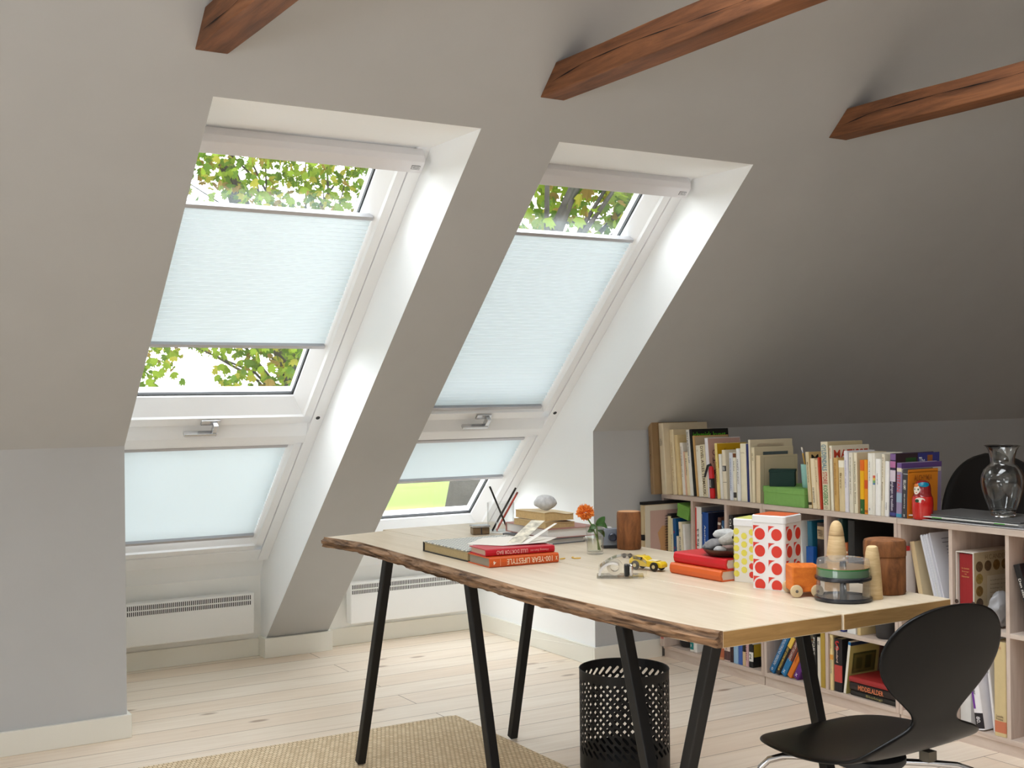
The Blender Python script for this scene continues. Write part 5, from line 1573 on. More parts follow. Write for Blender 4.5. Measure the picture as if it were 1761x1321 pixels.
o = pebble('pale grey speckled pebble lying on the pile of old paperbacks', (2.106, 3.285, T + 0.124), (0.036, 0.028, 0.025), (0, 0.06, -0.3), (198, 198, 198), 2.2)

# flower in a glass of water
fg = thing('flower_glass', 'drinking glass of water with an orange flower in it', 'glass', (2.055, 2.935, T))
gpr = [(0, 0), (0.0225, 0), (0.0245, 0.002), (0.0268, 0.084), (0.0262, 0.0855), (0.0254, 0.084), (0.0232, 0.008), (0, 0.007)]
MB().lathe(gpr, 36, cap0=False, cap1=False).build('glass_body', M_CLEAR, fg, smooth=True)
MB().lathe([(0, 0.0075), (0.0228, 0.0082), (0.0244, 0.050), (0, 0.050)], 36).build('water', glass('still_water', (0.94, 0.95, 0.90), 1.33), fg, smooth=True)
fl = thing('flower', 'orange pompon flower with green leaves standing in the drinking glass', 'flower', (2.055, 2.935, T + 0.009))
k = MB()
stem = [(0.012, -0.008, 0.002), (0.004, -0.002, 0.04), (-0.008, 0.004, 0.075), (-0.020, 0.012, 0.098)]
k.tube(stem, 0.0022, 8)
k.tube([(0.013, 0.002, 0.002), (0.008, 0.0, 0.045), (0.004, -0.002, 0.078)], 0.0024, 8)
k.build('stem', col((96, 120, 50), 0.5), fl, smooth=True)
def leaf_blade(base, tip, w, bend):
    base, tip = Vector(base), Vector(tip)
    ax = tip - base
    sd = ax.cross(Vector((0.3, -0.8, 0.5))).normalized()
    up = sd.cross(ax).normalized()
    k = MB()
    rings = []
    for i in range(9):
        t = i / 8
        hw = w * math.sin(math.pi * (t * 0.92 + 0.06)) ** 0.8
        c = base + ax * t + up * bend * math.sin(math.pi * t)
        rings.append([c - sd * hw + up * hw * 0.25, c - sd * hw * .5 + up * hw * .05, c, c + sd * hw * .5 + up * hw * .05, c + sd * hw + up * hw * 0.25])
    k.rings(rings, close=False, caps=False)
    k.build('leaf', mat('flower_leaf_green', (58, 96, 44), 0.5), fl, smooth=True, solid=0.0006)
leaf_blade((0.002, -0.002, 0.076), (0.026, -0.014, 0.100), 0.011, 0.006)
leaf_blade((0.004, -0.002, 0.074), (0.030, -0.020, 0.066), 0.012, 0.010)
leaf_blade((0.004, -0.002, 0.070), (-0.016, 0.006, 0.066), 0.009, 0.006)
leaf_blade((0.006, -0.002, 0.060), (0.022, -0.016, 0.040), 0.010, 0.006)
leaf_blade((-0.002, 0.0, 0.060), (-0.020, 0.010, 0.056), 0.007, 0.004)
fc = Vector((-0.024, 0.014, 0.112))
k = MB()
rnd = random.Random(12)
N = 190
for i in range(N):
    ph = math.acos(1 - 2 * (i + 0.5) / N)
    th = math.pi * (1 + 5 ** 0.5) * i
    dv = Vector((math.sin(ph) * math.cos(th), math.sin(ph) * math.sin(th), math.cos(ph)))
    R_ = 0.0270 * rnd.uniform(0.86, 1.08) * (1.0 if dv.z > -0.4 else 0.85)
    sd = dv.cross(Vector((rnd.uniform(-1, 1), rnd.uniform(-1, 1), rnd.uniform(-1, 1)))).normalized()
    w = 0.0030
    cup_ = sd.cross(dv) * 0.0014
    b0 = fc + dv * 0.010
    m1 = fc + dv * R_ * 0.8
    tp = fc + dv * R_
    k.add([b0 - sd * w * .5, b0 + sd * w * .5, m1 + sd * w + cup_, tp + sd * w * .4 + cup_ * 2.2, tp - sd * w * .4 + cup_ * 2.2, m1 - sd * w + cup_, m1 - cup_], [(0, 1, 6), (1, 2, 6), (2, 3, 6), (3, 4, 6), (4, 5, 6), (5, 0, 6)])
k.build('bloom', thinsheet('orange_petal', (238, 148, 72), 0.25), fl, fix=False)

# camera-like device, bark-brown cylinder boxes
cv = thing('camera', 'small blue-grey camera with a black base, between the flower glass and the cylinder box', 'camera', (2.172, 3.022, T), (0, 0, -0.45))
MB().box(-0.026, 0.026, -0.014, 0.014, 0.008, 0.060).build('body', col((120, 128, 140), 0.35), cv, bevel=0.003)
MB().box(-0.027, 0.027, -0.015, 0.015, 0, 0.008).build('base', col((34, 34, 38), 0.5), cv, bevel=0.002)
MB().lathe([(0.013, 0), (0.013, 0.007), (0.010, 0.009), (0.009, 0.004), (0, 0.004)], 24, m=Matrix.Translation((0.004, -0.014, 0.034)) @ Matrix.Rotation(math.radians(90), 4, 'X')).build('lens', col((52, 60, 78), 0.2), cv, smooth=True)
MB().box(-0.02, 0.004, -0.009, 0.009, 0.060, 0.064).build('top_knob', col((206, 206, 208), 0.3), cv, bevel=0.001)
M_BROWN = wood('bark_brown_box', (92, 54, 26), (150, 96, 54), (5, 5, 1.6), 9, 0.75, dark=(66, 38, 18), bump=0.5)
c1 = thing('cylinder_box', 'tall bark-brown cylinder box at the far edge of the desk, right of the flower', 'box', (2.206, 2.972, T))
MB().lathe([(0, 0), (0.034, 0), (0.0365, 0.003), (0.0365, 0.102), (0.036, 0.104), (0.0365, 0.106), (0.0355, 0.112), (0.032, 0.1135), (0, 0.113)], 40).build('body', M_BROWN, c1, smooth=True)
MB().lathe([(0.0, 0.1132), (0.033, 0.1136), (0.033, 0.1138), (0, 0.1138)], 40).build('wood_lid_face', col((196, 142, 94), 0.6), c1)
c2 = thing('cylinder_box', 'large bark-brown cylinder box with a lid at the right end of the desk', 'box', (2.213, 1.985, T))
MB().lathe([(0, 0), (0.045, 0), (0.0475, 0.004), (0.0475, 0.086), (0.0465, 0.0872)], 44).build('body', M_BROWN, c2, smooth=True)
MB().lathe([(0.0470, 0.0874), (0.0485, 0.088), (0.0485, 0.118), (0.046, 0.124), (0.040, 0.126), (0, 0.126)], 44).build('lid', M_BROWN, c2, smooth=True)

# yellow scraps
for i, (x, y, a, lab) in enumerate([(1.915, 2.898, 0.2, 'yellow shaving nearest the end of the orange book'), (1.952, 2.900, 0.9, 'yellow crumb left of the flower glass, farther of a pair'), (1.955, 2.882, -0.3, 'yellow crumb left of the flower glass, nearer of a pair'), (2.147, 2.822, 0.5, 'yellow crumb behind the toy car')]):
    o = MB().prism([(-0.012, 0, 0), (-0.004, -0.004, 0), (0.010, -0.002, 0), (0.012, 0.002, 0), (0.0, 0.004, 0)], (0, 0, 0.003)).build('wood_scrap', col((222, 180, 76), 0.7), bevel=0.001)
    o.location = (x, y, T)
    o.rotation_euler = (0, 0, a)
    tag(o, lab, 'scrap', 'yellow scraps on the desk')

# tape dispenser of clear acrylic with chrome cheeks
td = thing('tape_dispenser', 'clear acrylic tape dispenser with chrome ends on the desk', 'dispenser', (1.850, 2.535, T), (0, 0, -0.62))
M_ACR = glass('acrylic', (0.95, 0.95, 0.94), 1.49)
MB().box(-0.058, 0.062, -0.034, 0.034, 0, 0.005).build('base', M_ACR, td, bevel=0.002)
def arch(y0, y1):
    k = MB()
    rings = []
    for i in range(15):
        a = math.pi * (0.02 + 0.62 * i / 14)
        r = 0.036
        rings.append([(-0.018 - r * math.cos(a) * -1 * -1, y0, 0.006 + r * math.sin(a)), (-0.018 - r * math.cos(a), y1, 0.006 + r * math.sin(a)),
                      (-0.018 - (r - .006) * math.cos(a), y1, 0.006 + (r - .006) * math.sin(a)), (-0.018 - (r - .006) * math.cos(a), y0, 0.006 + (r - .006) * math.sin(a))])
    k.rings(rings)
    return k
arch(-0.033, 0.002).build('chrome_cheek', M_LEG, td, smooth=True)
k = MB().box(0.024, 0.034, -0.032, 0.004, 0.005, 0.036).build('chrome_front', M_LEG, td, bevel=0.006, seg=3)
MB().box(0.012, 0.024, -0.030, 0.002, 0.005, 0.034).build('black_insert', col((22, 22, 24), 0.4), td, bevel=0.003)
k = MB()
rings = []
for i in range(17):
    t = i / 16
    x = -0.054 + 0.125 * t
    zt = 0.010 + 0.046 * math.sin(math.pi * (0.10 + 0.72 * min(1, t * 1.02))) ** 0.8
    rings.append([(x, 0.006, 0.005), (x, 0.010, 0.005), (x, 0.010, zt), (x, 0.006, zt)])
k.rings(rings)
k.build('side_panel', M_ACR, td)
rings = []
k = MB()
for i in range(17):
    t = i / 16
    x = -0.050 + 0.118 * t
    zt = 0.010 + 0.046 * math.sin(math.pi * (0.10 + 0.72 * t)) ** 0.8
    rings.append([(x, -0.030, zt), (x, 0.010, zt), (x, 0.010, zt + 0.003), (x, -0.030, zt + 0.003)])
k.rings(rings)
k.build('clear_hood', M_ACR, td, smooth=True)
MB().lathe([(0.020, -0.009), (0.020, 0.009), (0.011, 0.009), (0.011, -0.009), (0.020, -0.009)], 32, m=Matrix.Translation((-0.012, -0.016, 0.028)) @ Matrix.Rotation(math.radians(90), 4, 'X'), cap0=False, cap1=False).build('tape_roll', mat('clear_tape', (214, 206, 190), 0.2), td, smooth=True)

# toy car and dark beads
car = thing('toy_car', 'small yellow wooden toy car behind the tape dispenser', 'toy car', (1.985, 2.590, T), (0, 0, -1.25))
k = MB()
pr = [(-0.052, 0.010), (-0.052, 0.026), (-0.040, 0.036), (-0.006, 0.037), (0.006, 0.027), (0.046, 0.025), (0.052, 0.020), (0.052, 0.010)]
k.prism([(x, -0.015, z_) for x, z_ in pr], (0, 0.030, 0))
k.build('body', mat('yellow_toy_lacquer', (226, 190, 24), 0.3, 0.5), car, bevel=0.003, seg=3)
MB().box(-0.038, -0.008, -0.0155, 0.0155, 0.028, 0.035).build('windows', col((60, 52, 36), 0.3), car)
MB().box(0.008, 0.034, -0.010, 0.010, 0.0262, 0.0285).build('pale_bonnet', col((226, 214, 180), 0.4), car, bevel=0.001)
for sx in (-0.030, 0.030):
    for sy in (-1, 1):
        k = MB().lathe([(0, -0.003), (0.0115, -0.003), (0.0125, 0), (0.0115, 0.003), (0, 0.003)], 20, m=Matrix.Translation((sx, sy * 0.0175, 0.0125)) @ Matrix.Rotation(math.radians(90), 4, 'X'))
        w = k.build('wheel', col((40, 34, 24), 0.4), car, smooth=True)
        MB().lathe([(0, -0.0038), (0.005, -0.0036), (0.005, 0.0036), (0, 0.0038)], 14, m=Matrix.Translation((sx, sy * 0.0175, 0.0125)) @ Matrix.Rotation(math.radians(90), 4, 'X')).build('hub', col((206, 190, 140), 0.4), w)
for i, (x, y, lab) in enumerate([(2.072, 2.815, 'dark bead on the desk behind the tape dispenser, left of two'), (2.086, 2.806, 'dark bead on the desk behind the tape dispenser, right of two')]):
    o = MB().lathe([(0, 0), (0.004, 0.001), (0.007, 0.006), (0.0065, 0.010), (0.003, 0.013), (0, 0.0135)], 16).build('bead', col((46, 26, 24), 0.3), loc=(x, y, T), smooth=True)
    tag(o, lab, 'bead', 'dark beads on the desk')

# red and orange binders with a dish of pebbles
GBk = 'red and orange hardbacks under the dish of pebbles'
def end_book(label, corner, ang, L, D, t, rgb, pages):
    """lying book, spine along local -y from the corner, depth along local x"""
    root = thing('book', label, 'book', corner, (0, 0, ang), GBk)
    c = 0.003
    out = [(D, 0), (0.006, 0), (0.002, t * .15), (0, t / 2), (0.002, t * .85), (0.006, t), (D, t)]
    inn = [(D, t - c), (0.009, t - c), (0.005, t / 2), (0.009, c), (D, c)]
    MB().prism([(a, 0, z_) for a, z_ in out + inn], (0, -L, 0)).build('cover', col(rgb, 0.42, noise_amt=0.02, noise_scale=30), root)
    MB().box(0.008, D - 0.006, -L + 0.004, -0.004, c, t - c).build('pages', col(pages, 0.8), root)
end_book('orange cloth-bound book under the red one, holding up the dish of pebbles', (1.998, 2.516, T), 0.02, 0.196, 0.125, 0.0275, (206, 92, 34), (222, 214, 202))
end_book('bright red book on the orange one, directly under the dish of pebbles', (2.008, 2.512, T + 0.028), 0.045, 0.194, 0.130, 0.0275, (190, 24, 32), (228, 222, 214))
zd = T + 0.056
ds = MB().lathe([(0, 0), (0.040, 0), (0.050, 0.004), (0.060, 0.014), (0.0625, 0.0185), (0.0605, 0.0185), (0.056, 0.013), (0.046, 0.006), (0, 0.004)], 44).build('dish', mat('bronze_dish', (74, 54, 46), 0.35, 0.5, metal=0.6), loc=(2.072, 2.375, zd), smooth=True)
tag(ds, 'shallow brown metal dish of pebbles on the red book', 'dish')
GP = 'pebbles in the brown dish'
pz = zd + 0.005
pebble('dark grey pebble at the left of the dish', (2.049, 2.400, pz + 0.022), (0.026, 0.019, 0.014), (0, -0.25, -0.5), (126, 124, 124), 1.1, GP)
pebble('long pale grey pebble lying on top at the back of the dish', (2.083, 2.392, pz + 0.047), (0.033, 0.016, 0.013), (0, 0, -0.6), (184, 184, 182), 5.4, GP)
o = pebble('elongated grey pebble with a dark hole, on top at the front of the dish', (2.066, 2.349, pz + 0.041), (0.034, 0.018, 0.015), (0, -0.25, -0.55), (166, 162, 156), 3.3, GP)
MB().lathe([(0, 0), (0.004, 0.0002), (0.0045, 0.0012), (0, 0.0016)], 14, m=Matrix.Translation((0.002, -0.0182, 0.004)) @ Matrix.Rotation(math.radians(90), 4, 'X')).build('dark_hole', col((52, 46, 40), 0.9), o)
pebble('brownish pebble at the right of the dish', (2.092, 2.338, pz + 0.018), (0.024, 0.019, 0.015), (0, 0.1, 0.3), (140, 118, 104), 7.7, GP)
pebble('small pale pebble at the front rim of the dish', (2.040, 2.365, pz + 0.013), (0.016, 0.012, 0.009), (0, 0, -0.5), (170, 168, 166), 8.8, GP)
pebble('small grey-blue chip at the left rim of the dish', (2.044, 2.424, pz + 0.012), (0.014, 0.008, 0.009), (0, 0.2, 0.6), (118, 128, 134), 9.9, GP)

# printed tins
def tin(label, cx, cy, ang, a, h, body_rgb, lid_rgb, red):
    root = thing('tin', label, 'tin', (cx, cy, T), (0, 0, ang), 'square printed tins')
    def rr(s, r, n=6):
        pts = []
        for q in range(4):
            c = math.pi / 2 * q
            ox, oy = (s - r) * (1 if q in (0, 3) else -1), (s - r) * (1 if q in (0, 1) else -1)
            for i in range(n + 1):
                t = c + math.pi / 2 * i / n
                pts.append((ox + r * math.cos(t), oy + r * math.sin(t)))
        return pts
    s = a / 2
    pts = rr(s, 0.008)
    k = MB().rings([[(x, y, z_) for x, y in pts] for z_ in (0, 0.001, h - 0.018)])
    bd = k.build('body', col(body_rgb, 0.32), root, smooth=True)
    p2, p3 = rr(s + 0.0012, 0.009), rr(s - 0.001, 0.008)
    k = MB().rings([[(x, y, h - 0.0175) for x, y in p2], [(x, y, h - 0.002) for x, y in p2], [(x, y, h) for x, y in p3]], caps=True)
    ld = k.build('lid', col((222, 222, 222), 0.32), root, smooth=True)
    p4 = rr(s - 0.003, 0.007)
    MB().rings([[(x, y, h) for x, y in p4], [(x, y, h + 0.0006) for x, y in p4]]).build('lid_panel', col(lid_rgb, 0.35), ld)
    # print on the four sides
    pitch = a / 2
    ptn, ptn2 = MB(), MB()
    for q in range(4):
        m = Matrix.Rotation(math.pi / 2 * q, 4, 'Z')
        def P(u, z_, e=0.0005):
            return m @ Vector((u, -s - e, z_))
        rows = int((h - 0.02) / pitch) + 1
        if red:
            ph = 0.0405
            for i in range(2):
                for r_ in range(5):
                    u = -pitch / 2 + i * pitch
                    zc = h - 0.045 - r_ * ph
                    lo = 0.002
                    pts_ = [(u + 0.0138 * math.cos(t * math.pi / 12), zc + 0.0142 * math.sin(t * math.pi / 12)) for t in range(24)]
                    pts_ = [(x, max(z_, lo)) for x, z_ in pts_]
                    if zc > -0.012:
                        ptn.add([P(x, z_) for x, z_ in pts_], [tuple(range(24))])
                    # red corner left over beside a white arc
                    x0, z0_ = u - pitch / 2 + 0.0005, zc + ph / 2
                    if i == 0:
                        x0 += 0.004
                    if zc + ph / 2 > 0.02 and z0_ < h - 0.0185:
                        pts_ = [(x0, z0_), (x0, z0_ - 0.017), (x0 + 0.0025, z0_ - 0.010), (x0 + 0.008, z0_ - 0.0045), (x0 + 0.0175, z0_ - 0.0005)]
                        ptn.add([P(x, z_) for x, z_ in pts_], [(0, 1, 2, 3, 4)])
        else:
            for i in range(4):
                for r_ in range(7):
                    u = -0.033 + i * 0.0215
                    zc = h - 0.032 - r_ * 0.021 - (0.0105 if i % 2 else 0)
                    if zc < 0.011:
                        continue
                    tgt = ptn2 if (i == 2 and r_ in (4, 5) and q == 3) else ptn
                    tgt.add([P(u + 0.0085 * math.cos(t * math.pi / 4 + .39), zc + 0.0085 * math.sin(t * math.pi / 4 + .39)) for t in range(8)], [tuple(range(8))])
    ptn.build('printed_dots', col((206, 52, 36) if red else (214, 204, 84), 0.35), bd)
    if ptn2.v:
        ptn2.build('red_dots', col((206, 52, 36), 0.35), bd)
    return root
tin('tall square white tin printed with large red dots and an orange lid, on the desk', 2.061, 2.182, 0.34, 0.088, 0.177, (224, 222, 222), (206, 92, 40), True)
tin('square white tin printed with small yellow dots, half hidden behind the red dotted tin', 2.0955, 2.2905, 0.34, 0.086, 0.157, (216, 214, 204), (206, 206, 110), False)

# orange block truck
tr = thing('toy_truck', 'chunky orange wooden block on wheels between the red dotted tin and the disc cases', 'toy truck', (2.030, 2.074, T), (0, 0, -0.52))
k = MB().box(-0.026, 0.040, -0.032, 0.032, 0.011, 0.070)
k.build('block', wood('orange_stained_wood', (196, 92, 20), (224, 126, 40), (8, 2, 12), 5, 0.6, bump=0.4), tr, bevel=0.003)
for sx in (-0.018, 0.030):
    k = MB().tube([(sx, -0.034, 0.0145), (sx, 0.034, 0.0145)], 0.003, 10)
    k.build('axle', col((90, 70, 50), 0.5), tr)
    for sy in (-1, 1):
        m = Matrix.Translation((sx, sy * 0.0375, 0.0145)) @ Matrix.Rotation(math.radians(90), 4, 'X')
        w = MB().lathe([(0, -0.0045), (0.010, -0.0045), (0.0140, -0.003), (0.0145, 0), (0.0140, 0.003), (0.010, 0.0045), (0, 0.0045)], 28, m=m).build('wheel', col((206, 184, 146), 0.55), tr, smooth=True)
        MB().lathe([(0, -0.0055), (0.0035, -0.005), (0.0035, 0.005), (0, 0.0055)], 12, m=m).build('axle_pin', col((96, 90, 84), 0.4), w)

# two stacked disc cases
def disc_case(label, z0, r, h, discs):
    root = thing('disc_case', label, 'disc case', (2.063, 1.972, z0), group='round disc cases')
    M_CB = mat('black_case_plastic', (30, 32, 38), 0.25, 0.5)
    MB().lathe([(0, 0), (r + 0.002, 0), (r + 0.004, 0.002), (r + 0.004, 0.007), (r + 0.001, 0.009), (r - 0.002, 0.009), (r - 0.003, 0.006), (0, 0.006)], 64).build('base', M_CB, root, smooth=True)
    MB().lathe([(0, 0.006), (0.0085, 0.006), (0.0070, h - 0.006), (0, h - 0.005)], 24).build('spindle', M_CB, root, smooth=True)
    M_CC = glass('disc_cover_plastic', (0.93, 0.93, 0.94), 1.5, 0.05, 0.10)
    MB().lathe([(r, 0.009), (r - 0.001, h - 0.006), (r - 0.003, h - 0.001), (r - 0.008, h), (0.016, h), (0.014, h - 0.003), (0, h - 0.003)], 64, cap0=False).build('clear_cover', M_CC, root, smooth=True)
    if discs:
        k = MB()
        k.lathe([(0.0088, 0.0095), (0.0585, 0.0095), (0.0585, 0.028), (0.0088, 0.028)], 64, cap0=False, cap1=False)
        k.build('disc_stack', mat('green_disc_edges', (40, 112, 52), 0.2, 0.6), root, smooth=True)
        MB().lathe([(0.0088, 0.0282), (0.0585, 0.0282), (0.0585, 0.0290), (0.0088, 0.0290)], 64, cap0=False, cap1=False).build('top_disc', mat('gold_disc', (196, 156, 106), 0.18, 0.6, metal=0.6), root)
disc_case('lower black and clear disc case, empty, at the right end of the desk', T, 0.0600, 0.046, False)
disc_case('upper clear disc case with green-edged discs, stacked on the empty one', T + 0.0463, 0.0590, 0.047, True)

# wooden cones
M_CONE = wood('turned_pale_wood', (196, 164, 116), (222, 196, 150), (3, 3, 22), 6, 0.55, bump=0.1)
c = thing('wooden_cone', 'tall pale wooden cone with a turned line near its round tip, behind the disc cases', 'cone', (2.150, 2.075, T))
MB().lathe([(0, 0), (0.0285, 0), (0.0290, 0.002), (0.0245, 0.075), (0.0180, 0.128), (0.0172, 0.1295)], 36, cap1=True).build('body', M_CONE, c, smooth=True)
MB().lathe([(0.0172, 0.1300), (0.0178, 0.1312), (0.0150, 0.148), (0.0115, 0.158), (0.006, 0.1635), (0, 0.165)], 36).build('tip', M_CONE, c, smooth=True)
o = MB().lathe([(0, 0), (0.0225, 0), (0.0228, 0.002), (0.0185, 0.070), (0.0150, 0.105), (0.0125, 0.117), (0.008, 0.120), (0, 0.121)], 32).build('wooden_cone', M_CONE, loc=(2.128, 1.945, T), smooth=True)
tag(o, 'smaller blunt wooden cone between the disc cases and the large cylinder box', 'cone')

# ------------------------------------------------------------------ outdoors
def field_mat():
    m = bpy.data.materials.new('meadow_and_stubble')
    m.use_nodes = True
    nt = m.node_tree
    p = nt.nodes['Principled BSDF']
    p.inputs['Roughness'].default_value = 0.95
    p.inputs['Specular IOR Level'].default_value = 0.05
    tc = nt.nodes.new('ShaderNodeTexCoord')
    sx = nt.nodes.new('ShaderNodeSeparateXYZ')
    nt.links.new(tc.outputs['Object'], sx.inputs['Vector'])
    n = nt.nodes.new('ShaderNodeTexNoise')
    n.inputs['Scale'].default_value = 0.35
    n.inputs['Detail'].default_value = 8
    nt.links.new(tc.outputs['Object'], n.inputs['Vector'])
    ad = nt.nodes.new('ShaderNodeMath')
    ad.operation = 'MULTIPLY_ADD'
    ad.inputs[1].default_value = 6.0
    nt.links.new(n.outputs['Fac'], ad.inputs[0])
    nt.links.new(sx.outputs['Y'], ad.inputs[2])
    mr = nt.nodes.new('ShaderNodeMapRange')
    mr.inputs['From Min'].default_value = 20
    mr.inputs['From Max'].default_value = 90
    nt.links.new(ad.outputs[0], mr.inputs['Value'])
    r = nt.nodes.new('ShaderNodeValToRGB')
    e = r.color_ramp.elements
    e[0].position, e[0].color = 0.0, lin((78, 88, 50))
    e[1].position, e[1].color = 1.0, lin((80, 100, 54))
    for pos, c in ((0.16, (112, 104, 70)), (0.30, (108, 102, 68)), (0.36, (84, 100, 48)), (0.5, (90, 106, 52)), (0.6, (72, 98, 42)), (0.8, (94, 108, 60))):
        x = e.new(pos)
        x.color = lin(c)
    nt.links.new(mr.outputs['Result'], r.inputs['Fac'])
    nt.links.new(r.outputs['Color'], p.inputs['Base Color'])
    return m
GZ = -3.0
b = MB().quad((-300, YB + 1.5, GZ), (500, YB + 1.5, GZ), (500, 600, GZ), (-300, 600, GZ))
structure(b.build('field', field_mat()))
k = MB()
vs, fs = [], []
NX = 60
for i in range(NX + 1):
    x = -300 + 900 * i / NX
    h = 7 + 9 * noise.noise(Vector((x * 0.008, 1, 0))) + 4 * noise.noise(Vector((x * 0.03, 5, 0)))
    vs += [(x, 480, GZ), (x, 520, GZ + max(2, h)), (x, 560, GZ)]
for i in range(NX):
    for q in range(2):
        fs.append((i * 3 + q, i * 3 + 3 + q, i * 3 + 4 + q, i * 3 + 1 + q))
k.add(vs, fs)
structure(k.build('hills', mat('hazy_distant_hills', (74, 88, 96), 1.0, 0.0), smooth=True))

LEAF = [(0, 0), (0.32, 0.10), (0.55, 0.42), (0.30, 0.48), (0.34, 0.80), (0.10, 0.68), (0, 1.0), (-0.10, 0.68), (-0.34, 0.80), (-0.30, 0.48), (-0.55, 0.42), (-0.32, 0.10)]
def foliage(name, clusters, per, rad, size, seed, mats, parent):
    rnd = random.Random(seed)
    me = bpy.data.meshes.new(name)
    vs, fs, mi = [], [], []
    for (cx, cy, cz) in clusters:
        for _ in range(per):
            d = Vector((rnd.gauss(0, 1), rnd.gauss(0, 1), rnd.gauss(0, 0.8))) * rad * 0.55
            p = Vector((cx, cy, cz)) + d
            s = size * rnd.uniform(0.6, 1.2)
            u = Vector((rnd.gauss(0, .8), rnd.gauss(0, .8), rnd.gauss(-0.9, .5))).normalized()
            w = u.cross(Vector((rnd.gauss(0, 1), rnd.gauss(0, 1), rnd.gauss(0, 1)))).normalized()
            n = u.cross(w)
            o = len(vs)
            for a, bb in LEAF:
                vs.append(p + u * s * bb + w * s * a + n * s * 0.22 * abs(a))
            c = len(vs)
            vs.append(p + u * s * 0.45)
            g = rnd.choices(range(len(mats)), [5, 4, 2, 1][:len(mats)])[0]
            for q in range(12):
                fs.append((o + q, o + (q + 1) % 12, c))
                mi.append(g)
    me.from_pydata([tuple(v) for v in vs], [], fs)
    for m in mats:
        me.materials.append(m)
    me.polygons.foreach_set('material_index', mi)
    o = bpy.data.objects.new(name, me)
    COL.objects.link(o)
    o.parent = parent
    return o
LM = [thinsheet('maple_leaf_green', (98, 116, 40), 0.45), thinsheet('maple_leaf_dark', (70, 92, 36), 0.4), thinsheet('maple_leaf_yellow', (118, 116, 46), 0.45), thinsheet('maple_leaf_bronze', (104, 88, 48), 0.4)]
M_TRUNK = mat('grey_tree_bark', (52, 50, 46), 0.95, 0.1, noise_amt=0.3, noise_scale=14, bump=0.6, bump_scale=20)
CLUSTERS_LEFT = [(2.49,11.42,4.14),(2.49,12.04,3.83),(2.66,12.1,3.67),(2.74,12.72,3.71),(2.42,11.72,3.2),(2.73,11.66,3.24),(2.95,11.61,4.11),(2.91,11.59,3.84),(2.96,11.84,3.78),(3.07,12.2,3.38),(3.15,11.83,3.95),(3.27,12.66,3.91),(3.44,11.9,4.49),(3.37,11.84,4.26),(3.34,11.87,3.68),(3.53,12.28,3.43),(3.46,11.32,4.38),(3.48,11.68,3.94),(3.51,11.68,3.71),(3.49,11.45,3.51),(3.66,11.91,3.36),(3.71,11.79,4.52),(3.84,11.77,4.31),(3.84,11.9,3.99),(3.81,11.89,3.79),(3.93,12.17,3.71),(3.74,11.42,3.33),(4.05,12.04,4.47),(4.04,12.02,4.39),(3.88,11.4,3.93),(4.11,12.09,3.8),(3.74,11.14,3.51),(3.8,10.96,3.25),(4.4,12.26,4.62),(3.94,11.08,4.07),(4.16,11.38,3.98),(4.36,12.05,3.89),(4.49,12.32,3.73),(4.1,11.49,3.26),(4.02,11.27,3.15),(4.07,10.91,4.27),(4.27,11.42,4.13),(4.65,12.01,4.22),(4.42,11.9,3.95),(4.58,12.2,3.72),(4.28,11.1,3.36),(4.2,11.14,3.03),(4.69,11.79,4.58),(4.39,10.85,4.12),(4.61,11.61,3.98),(4.47,11.15,3.73),(4.84,12.21,3.67),(4.52,11.5,3.32),(4.51,11.12,3.15),(4.96,11.86,4.55),(4.84,11.73,4.25),(4.68,11.26,3.97),(4.54,10.99,3.79),(4.55,10.68,3.49),(4.92,11.93,3.55),(4.58,11.12,3.02),(4.94,11.14,4.5),(5.17,11.68,4.36),(5.29,11.76,4.15),(4.88,10.98,3.75),(5.03,11.49,3.63),(5.01,11.5,3.45),(5.21,11.95,3.22),(5.32,11.35,4.57),(5.16,11.31,4.25),(5.58,11.94,4.32),(5.05,10.99,3.81),(5.05,10.9,3.61),(5.42,11.89,3.44),(5.21,11.3,3.24),(5.67,11.74,4.63),(5.68,11.71,4.48),(5.57,11.65,4.23),(5.43,11.01,3.89),(5.43,11.18,3.57),(5.67,11.82,3.48),(5.23,10.93,3.18),(5.84,11.52,4.71),(5.4,10.82,4.14),(5.78,11.39,4.16),(5.68,11.06,3.89),(5.79,11.57,3.63),(5.56,11.01,3.32),(5.32,10.65,3.16),(3.1,12.66,3.0),(2.77,12.02,2.71),(2.81,12.13,1.95),(3.25,12.04,2.53),(3.35,12.75,2.43),(3.35,12.55,1.95),(3.53,12.1,2.4),(3.71,11.9,2.17),(4.03,12.35,2.06),(4.31,12.38,2.97),(4.0,11.47,2.49),(3.88,11.34,2.25),(3.94,11.32,1.84),(4.46,11.5,2.9),(4.23,11.3,2.48),(4.47,11.37,2.3),(4.53,11.86,1.9),(4.6,11.43,2.84),(4.73,11.44,2.38),(2.51,12.14,1.69),(2.58,12.06,1.6),(2.55,12.12,1.4),(2.81,12.6,1.77),(2.79,12.06,1.6),(2.87,12.38,1.31),(3.1,12.67,1.74),(2.85,11.35,1.53),(3.1,12.55,1.3),(3.32,12.52,1.82),(3.18,12.5,1.6),(2.94,11.43,1.34),(3.33,11.92,1.79),(3.56,12.25,1.78),(3.85,12.05,1.82),(3.89,11.52,1.56),(4.13,12.31,1.31),(3.75,11.18,1.16),(3.93,11.14,1.78),(3.96,11.28,1.54),(4.06,11.69,1.24),(4.07,11.13,1.77),(4.05,11.05,1.46),(4.22,11.63,1.33),(4.34,11.8,1.13),(4.37,11.36,1.7),(4.2,10.88,1.56),(4.53,11.94,1.38),(4.83,12.04,1.78),(4.39,10.8,1.56),(4.89,11.93,1.24),(4.71,10.98,1.71),(5.1,11.78,1.56),(4.62,10.83,1.3)]
